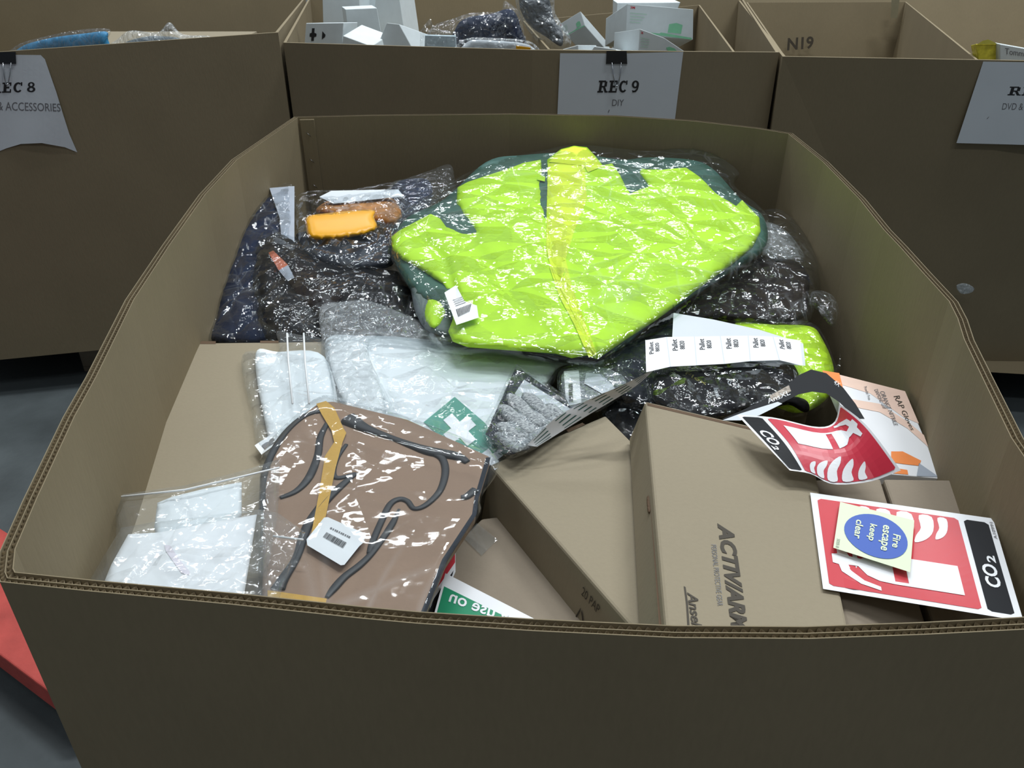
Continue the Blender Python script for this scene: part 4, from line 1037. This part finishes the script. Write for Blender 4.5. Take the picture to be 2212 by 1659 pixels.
# ================================================================== bagged dark clothes
LB = Flat(0.758, 0.18, 1.03)
G = 'bagged dark clothes in the heap'
t, L, LF = bagged('bagged_trousers', 'navy trousers in a clear bag with a pale backing, against the bin wall', 'clothes',
       [(455, 735), (463, 690), (480, 620), (505, 530), (540, 470), (580, 425), (600, 440), (610, 520), (600, 640), (590, 738)], LB, NAVY, 0.030, 40,
       [(450, 738), (458, 685), (478, 612), (500, 525), (535, 462), (580, 415), (636, 405), (634, 560), (610, 740)], FILM, 'trousers', G, seed=20, ridge=0.006, ns=16,
       creases=[([(500, 560), (560, 540), (600, 560)], -0.006, 12), ([(480, 640), (560, 660)], 0.006, 14)])
plate('backing_card', [(582, 406), (636, 402), (636, 600), (612, 560), (604, 470)], LB, GCARD, t, 0.001, 0.030, 20)
plate('bag_edge', [(449, 738), (456, 685), (476, 612), (498, 525), (533, 462), (578, 408), (582, 410), (538, 466), (503, 530), (482, 614), (463, 688), (458, 738)], LB, PAPER, t, 0.0006, 0.004, 30)
t, L, LF = bagged('bagged_jacket', 'black jacket in a clear bag with an orange and white tag', 'clothes',
       [(545, 560), (565, 510), (620, 500), (700, 560), (820, 580), (880, 600), (930, 700), (900, 730), (700, 700), (690, 740), (580, 740), (550, 690), (540, 620)], LB, BLKC, 0.055, 50,
       [(540, 560), (560, 500), (590, 490), (640, 510), (720, 560), (820, 570), (890, 590), (945, 700), (920, 745), (700, 745), (580, 745), (545, 690), (536, 620)], FILM, 'jacket', G, seed=23, ridge=0.008, ns=14, fb=0.010,
       creases=[([(600, 600), (700, 700)], -0.010, 16), ([(640, 660), (760, 600), (850, 620)], 0.008, 18), ([(700, 660), (880, 680)], -0.008, 14)])
plate('orange_tag', [(580, 546), (590, 541), (622, 572), (602, 584)], L, plain('orange_red_tag', (0.50, 0.13, 0.06), .5), t, 0.0006, 0.006, 10)
plate('white_tag', [(602, 584), (622, 572), (636, 600), (622, 607)], L, GCARD, t, 0.0006, 0.006, 10)
text('WORK', quad_map([(712, 632), (670, 606), (688, 590), (728, 622)], L), plain('grey_print', (0.13, 0.12, 0.12), .6), t, 'lettering', off=0.003, cell=0.15)
plate('brown_panel', [(640, 560), (690, 590), (740, 640), (700, 680), (660, 660), (625, 610)], L, DKBR, t, 0.001, 0.0012, 12)
t, L, LF = bagged('bagged_gloves', 'bag with a yellow roll and charcoal gloves, by the inner back corner', 'gloves',
       [(642, 520), (660, 500), (820, 505), (845, 530), (850, 570), (800, 585), (720, 580), (660, 560)], LB, CHAR, 0.045, 30,
       [(636, 470), (640, 425), (670, 412), (760, 408), (860, 395), (885, 440), (870, 520), (855, 575), (760, 590), (660, 562), (640, 520)], FILM, 'gloves', G, seed=26, ridge=0.006, fb=0.020, fsp=6)
L3 = Lump([(662, 470), (690, 462), (800, 453), (808, 470), (812, 495), (760, 512), (690, 517), (668, 512), (662, 495)], LB, 0.080, 20, 0.0, 5, (), 6, edge=0.060); L3.build('yellow_roll', YELL, t)
Lump([(690, 462), (700, 438), (740, 430), (800, 425), (850, 430), (870, 470), (840, 490), (812, 480)], LB, 0.05, 20, 0.004, 20, (), 6, seed=2).build('orange_strap', plain('orange_strap', (.42, .17, .03), .5, var=.4), t)
plate('header_card', [(716, 412), (860, 409), (872, 424), (720, 440), (690, 425)], LB, PAPERG, t, 0.001, 0.055, 20)
t, L, LF = bagged('bagged_cloth', 'small navy folded cloth in a clear bag corner sticking up at the bin back', 'clothes',
       [(830, 470), (850, 400), (900, 385), (930, 395), (930, 440), (890, 520), (840, 540)], Flat(0.80, 0.1, 1.2), NAVY, 0.03, 26,
       [(826, 480), (840, 402), (880, 385), (930, 368), (973, 356), (982, 400), (975, 450), (900, 520), (840, 548)], FILMC, 'cloth', G, seed=28, ridge=0.004)
t, L, LF = bagged('bagged_trousers', 'black trousers in a clear bag with a twisted end, under the yellow jacket', 'clothes',
       [(1420, 710), (1470, 650), (1600, 560), (1700, 560), (1745, 590), (1745, 650), (1730, 690), (1640, 700), (1520, 690)], Flat(0.785, 0.08, 1.1), DKBR, 0.045, 36,
       [(1400, 720), (1470, 640), (1600, 520), (1640, 460), (1690, 455), (1735, 500), (1765, 560), (1768, 600), (1765, 650), (1745, 700), (1700, 712), (1560, 700), (1470, 715)], FILM, 'trousers', G, seed=31, ridge=0.006,
       creases=[([(1500, 660), (1600, 620), (1700, 640)], 0.008, 12), ([(1560, 600), (1680, 600)], -0.008, 12)])
Lump([(1752, 632), (1775, 628), (1800, 640), (1812, 672), (1800, 705), (1780, 690), (1762, 668), (1745, 660)], Flat(0.80, 0.08, 1.1), 0.03, 14, 0.006, 40, (), 4, seed=33, ridge=0.008).build('twisted_end', FILMC, t, False)
Lump([(1610, 510), (1650, 480), (1700, 500), (1740, 560), (1700, 570), (1640, 555)], Flat(0.785, 0.08, 1.1), 0.06, 26, 0.004, 24, (), 6, seed=34).build('bag_flap', FILMM, t, False)
# second hi vis garment
t, L, LF = bagged('bagged_vest', 'second hi vis yellow garment in a clear bag, behind the label strip', 'clothes',
       [(1580, 705), (1680, 702), (1750, 705), (1775, 730), (1800, 790), (1795, 850), (1740, 890), (1680, 880), (1600, 820)], Flat(0.775, 0.08, 0.9), HIVIS, 0.035, 34,
       [(1570, 700), (1680, 692), (1755, 698), (1785, 735), (1808, 790), (1815, 762), (1814, 800), (1800, 860), (1740, 900), (1670, 890), (1590, 820)], FILM, 'vest', seed=36, ridge=0.004)
# white sheet of paper
o = conform([[(1455, 676), (1540, 690), (1640, 712), (1735, 742), (1740, 790), (1600, 780), (1452, 730)]], px_map(Curl(Flat(0.80, 0.08, 0.9), lambda x, y: 0.035 + 0.004 * math.sin(x * .02))), 'paper_sheet', PAPERG, None, 0, 24, 0.0005)
single(o, 'plain white sheet of paper between the yellow jacket and the label strip', 'paper')
# navy folded item
bagged('bagged_cloth', 'charcoal folded cloth in a loose clear bag under the label strip', 'clothes',
       [(1312, 790), (1345, 745), (1400, 730), (1450, 700), (1500, 720), (1470, 800), (1420, 870), (1340, 860), (1318, 820)], Flat(0.785, 0.08, 0.9), CHAR, 0.030, 30,
       [(1262, 800), (1330, 745), (1400, 715), (1440, 700), (1480, 705), (1540, 725), (1500, 800), (1430, 885), (1345, 880), (1300, 840)], FILM, 'cloth', G, seed=40, ridge=0.005)
# black bag under cartons
bagged('bagged_cloth', 'black cloth in a shiny bag showing between the two cartons', 'clothes',
       [(1300, 880), (1360, 850), (1440, 860), (1500, 900), (1420, 960), (1362, 990), (1320, 930)], Flat(0.765, 0.0, 0.8), BLKC, 0.016, 26,
       [(1290, 880), (1360, 845), (1440, 855), (1510, 900), (1420, 965), (1362, 1000), (1310, 930)], FILM, 'cloth', G, seed=43, ridge=0.005)
# black work gloves with hang card
BG = Flat(0.80, 0.05, 0.8)
t = thing('glove_pack', 'black work gloves on a black hang card with white lettering', 'gloves', BG.pt(1560, 850) - Vector((0, 0, .02)))
L = Lump([(1425, 880), (1410, 830), (1430, 795), (1520, 785), (1600, 780), (1690, 775), (1722, 800), (1725, 840), (1690, 870), (1600, 890), (1500, 905)], BG, 0.036, 34, 0.004, 22, [([(1640, 790), (1620, 850), (1640, 880)], 0.008, 8), ([(1480, 800), (1530, 840)], -0.006, 8)], 7, seed=44); L.build('glove', BLKC, t)
Lump([(1655, 862), (1690, 856), (1725, 858), (1745, 868), (1748, 886), (1735, 890), (1705, 875), (1665, 880)], BG, 0.03, 10, 0.001, 20, (), 5).build('finger', BLKC, t)
text('Ansell', quad_map([(1547, 858), (1541, 838), (1552, 838), (1557, 857)], L), PAPERG, t, 'lettering', off=0.002)
text('9', quad_map([(1550, 822), (1557, 822), (1557, 815), (1550, 815)], L), PAPERG, t, 'size_number', off=0.002)
text('CE', quad_map([(1572, 830), (1572, 818), (1579, 818), (1579, 830)], L), PAPERG, t, 'lettering', off=0.002)
text('Flex', quad_map([(1480, 808), (1525, 832), (1528, 826), (1484, 802)], L), plain('yellow_print2', (.5, .45, .1), .5), t, 'lettering', off=0.002)
card = [(1560, 905), (1600, 888), (1680, 850), (1722, 812), (1752, 798), (1785, 806), (1822, 838), (1848, 872), (1868, 905), (1850, 905), (1812, 868), (1785, 850), (1755, 846), (1725, 852), (1690, 870), (1640, 893), (1600, 905)]
CC = Curl(Flat(.82, .0), lambda x, y: 0.042)
plate('hang_card', card, CC, VBLK, t, 0.0008, 0.0, 20)
plate('card_edge', [(1560, 908), (1600, 893), (1680, 868), (1690, 872), (1640, 897), (1600, 908)], CC, PAPERG, t, 0.0, 0.0012)
text('AnsXL', quad_map([(1660, 872), (1708, 852), (1704, 842), (1656, 862)], CC), VWHITE, t, 'lettering', off=0.0016)
plate('colour_sticker', [(1662, 855), (1704, 832), (1709, 845), (1668, 866)], CC, plain('sticker', (.35, .3, .25), .5, var=.6, scale=300), t, 0.0, 0.0014)
text('4X', quad_map([(1800, 828), (1812, 836), (1816, 828), (1805, 820)], CC), VWHITE, t, 'lettering', off=0.0016)
Lump([(1405, 880), (1400, 820), (1430, 790), (1600, 772), (1700, 768), (1735, 800), (1735, 850), (1690, 880), (1600, 900), (1500, 915)], BG, 0.044, 30, 0.003, 24, (), 7, seed=46, ridge=0.003).build('plastic_bag', FILM, t, False)

# label strip
LS = Curl(Flat(0.80, 0.06, 0.8), lambda x, y: 0.062)
topl = [(1394, 735), (1440, 728), (1500, 727), (1556, 726), (1616, 725), (1670, 727), (1728, 735)]
botl = [(1396, 804), (1448, 792), (1505, 789), (1565, 786), (1621, 780), (1684, 778), (1734, 790)]
t = thing('label_strip', 'strip of six white pallet labels whose striped back trails towards the angled carton', 'labels', LS.pt(1560, 760) - Vector((0, 0, .02)))
conform([topl + botl[::-1]], px_map(LS), 'label_face', VWHITE, t, 0, 24, 0.0004)
for k in range(6):
    def at(u, v, k=k):
        s = (k + u) / 6 * 6; i = min(5, int(s)); w = s - i
        a = (topl[i][0] + (topl[i + 1][0] - topl[i][0]) * w, topl[i][1] + (topl[i + 1][1] - topl[i][1]) * w)
        b = (botl[i][0] + (botl[i + 1][0] - botl[i][0]) * w, botl[i][1] + (botl[i + 1][1] - botl[i][1]) * w)
        return (a[0] + (b[0] - a[0]) * v, a[1] + (b[1] - a[1]) * v)
    # letters read upwards
    text('Pallet', quad_map([at(.18, .48), at(.18, .12), at(.34, .12), at(.34, .48)][0:1] + [at(.18, .08)] + [at(.36, .08)] + [at(.36, .48)], LS), INK, t, 'lettering', off=0.001) if False else \
    text('Pallet', quad_map([at(.36, .46), at(.36, .08), at(.16, .08), at(.16, .46)], LS), INK, t, 'lettering', off=0.001, bold=0.01)
    text('8820', quad_map([at(.62, .42), at(.62, .14), at(.44, .14), at(.44, .42)], LS), INK, t, 'lettering', off=0.001, bold=0.01)
    if k:
        a, b = at(0, 0), at(0, 1)
        plate('label_gap', [(a[0] - 1, a[1]), (a[0] + 1, a[1]), (b[0] + 1, b[1]), (b[0] - 1, b[1])], LS, PAPERG, t, 0.0, 0.0008)
bk = grid_map([[(1396, 806, .868), (1412, 800, .862)], [(1335, 836, .862), (1372, 835, .852)], [(1262, 868, .845), (1312, 872, .838)], [(1200, 903, .835), (1262, 902, .828)], [(1138, 962, .812), (1160, 965, .810)]])
conform([[(0, 0), (1, 0), (1, 1), (0, 1)]], bk, 'striped_back', VWHITE, t, 0, 0.06, 0.0003)
dash = []
for k in range(6):
    for j in range(4):
        u0 = .10 + j * .22; v0 = .04 + k * .16 + j * 0.02
        dash.append([(u0, v0), (u0 + .06, v0), (u0 + .10, v0 + .10), (u0 + .05, v0 + .10)])
conform(dash, bk, 'green_dashes', plain('dark_green_print', (.04, .12, .10), .5), t, 0.0008, 0.06)

# orange glove pack
RZ = Flat(0.80, 0.0)
t = thing('glove_pack', 'orange and white RAP Gloves card pack leaning on the bin wall', 'gloves', RZ.pt(1930, 950) - Vector((0, 0, .02)))
rq = [(1783, 802), (1955, 845), (2034, 1034), (1880, 1020)]
RC = Curl(Flat(.812), lambda x, y: 0.0)
solid('pack_card', [RC.pt(*p) for p in rq], (0, 0, -0.014), VWHITE, t, 0.001)
plate('peach_band', [(1800, 806), (1955, 845), (1985, 915), (1950, 900), (1880, 850), (1815, 830)], RC, PALEP, t, 0.0, 0.0006)
plate('peach_band', [(1840, 862), (1900, 872), (1960, 910), (1996, 940), (2005, 965), (1960, 925), (1900, 890), (1850, 880)], RC, PALEP, t, 0.0, 0.0008)
plate('orange_band', [(1776, 800), (1813, 806), (1822, 842), (1790, 830)], RC, ORNG, t, 0.0006, 0.003)
plate('orange_fingers', [(1925, 975), (1950, 975), (1990, 995), (1985, 1006), (1950, 1002), (1925, 998)], RC, ORNG, t, 0.0, 0.0008)
plate('orange_fingers', [(1930, 1010), (1960, 1015), (1962, 1025), (1925, 1022)], RC, ORNG, t, 0.0, 0.0008)
plate('texture_patch', [(1985, 1000), (2028, 1030), (1980, 1028)], RC, GCARD, t, 0.0, 0.0008)
text('RAP Gloves', quad_map([(1930, 856), (1968, 930), (1976, 928), (1942, 852)], RC), INKB, t, 'lettering', off=0.0016, shear=.2)
text('ORANGE NITRILE', quad_map([(1900, 846), (1932, 920), (1940, 918), (1910, 844)], RC), INKG, t, 'lettering', off=0.0016, shear=.2)
text('DIAMOND GRIP', quad_map([(1888, 842), (1908, 884), (1915, 882), (1896, 840)], RC), INKG, t, 'lettering', off=0.0016)
text('Powder Free', quad_map([(1866, 836), (1876, 864), (1882, 862), (1872, 834)], RC), INKG, t, 'lettering', off=0.0016)

NEST = {'heading': 'paper', 'pencil_tick': 'paper', 'staple': 'joint_flap', 'handle_loop': 'clip_handle', 'white_cross': 'cross_label',
        'subscript': 'black_panel', 'extinguisher_picture': 'red_panel', 'flame_picture': 'red_panel', 'code': 'sign_sheet', 'tag_print': 'tag',
        'throat_tab': 'jacket_body', 'front_placket': 'jacket_body', 'collar': 'jacket_body', 'zip': 'jacket_body', 'tab_slot': 'carton_body', 'lid_flap': 'carton_body',
        'lid_seam': 'carton_body', 'torn_tab': 'carton_body', 'swoosh': 'carton_body', 'brand_lettering': 'carton_body', 'maker_lettering': 'carton_body',
        'recycling_mark': 'carton_body', 'leaf_mark': 'carton_body', 'plus_mark': 'carton_body', 'half_disc_mark': 'carton_body', 'green_stripe': 'carton_body',
        'tape_picture': 'carton_body', 'logo': 'carton_body', 'print_line': 'carton_body', 'card_edge': 'hang_card', 'colour_sticker': 'hang_card', 'size_number': 'glove',
        'label_gap': 'label_face', 'green_dashes': 'striped_back', 'peach_band': 'pack_card', 'orange_band': 'pack_card', 'orange_fingers': 'pack_card',
        'texture_patch': 'pack_card', 'pink_stamp': 'white_sheet', 'white_tag': 'orange_tag', 'brown_panel': 'jacket'}
LETTER_ON = ('paper', 'blue_disc', 'black_panel', 'green_panel', 'label_face', 'hang_card', 'pack_card', 'carton_body', 'carton_wall', 'jacket', 'glove')
BAR_ON = ('paper_label', 'barcode_sticker', 'tag')
def stem_(o): return o.name.split('.')[0]
for root in [o for o in COL.objects if o.parent is None and o.children]:
    kids = {}
    for c in root.children: kids.setdefault(stem_(c), c)
    for c in list(root.children):
        n = stem_(c)
        if n == 'lettering': tgt = next((kids[k] for k in LETTER_ON if k in kids), None)
        elif n == 'barcode_bars': tgt = next((kids[k] for k in BAR_ON if k in kids), None)
        else: tgt = kids.get(NEST.get(n))
        if tgt is not None and tgt is not c and not any(m.type != 'BEVEL' for m in tgt.modifiers): c.parent = tgt
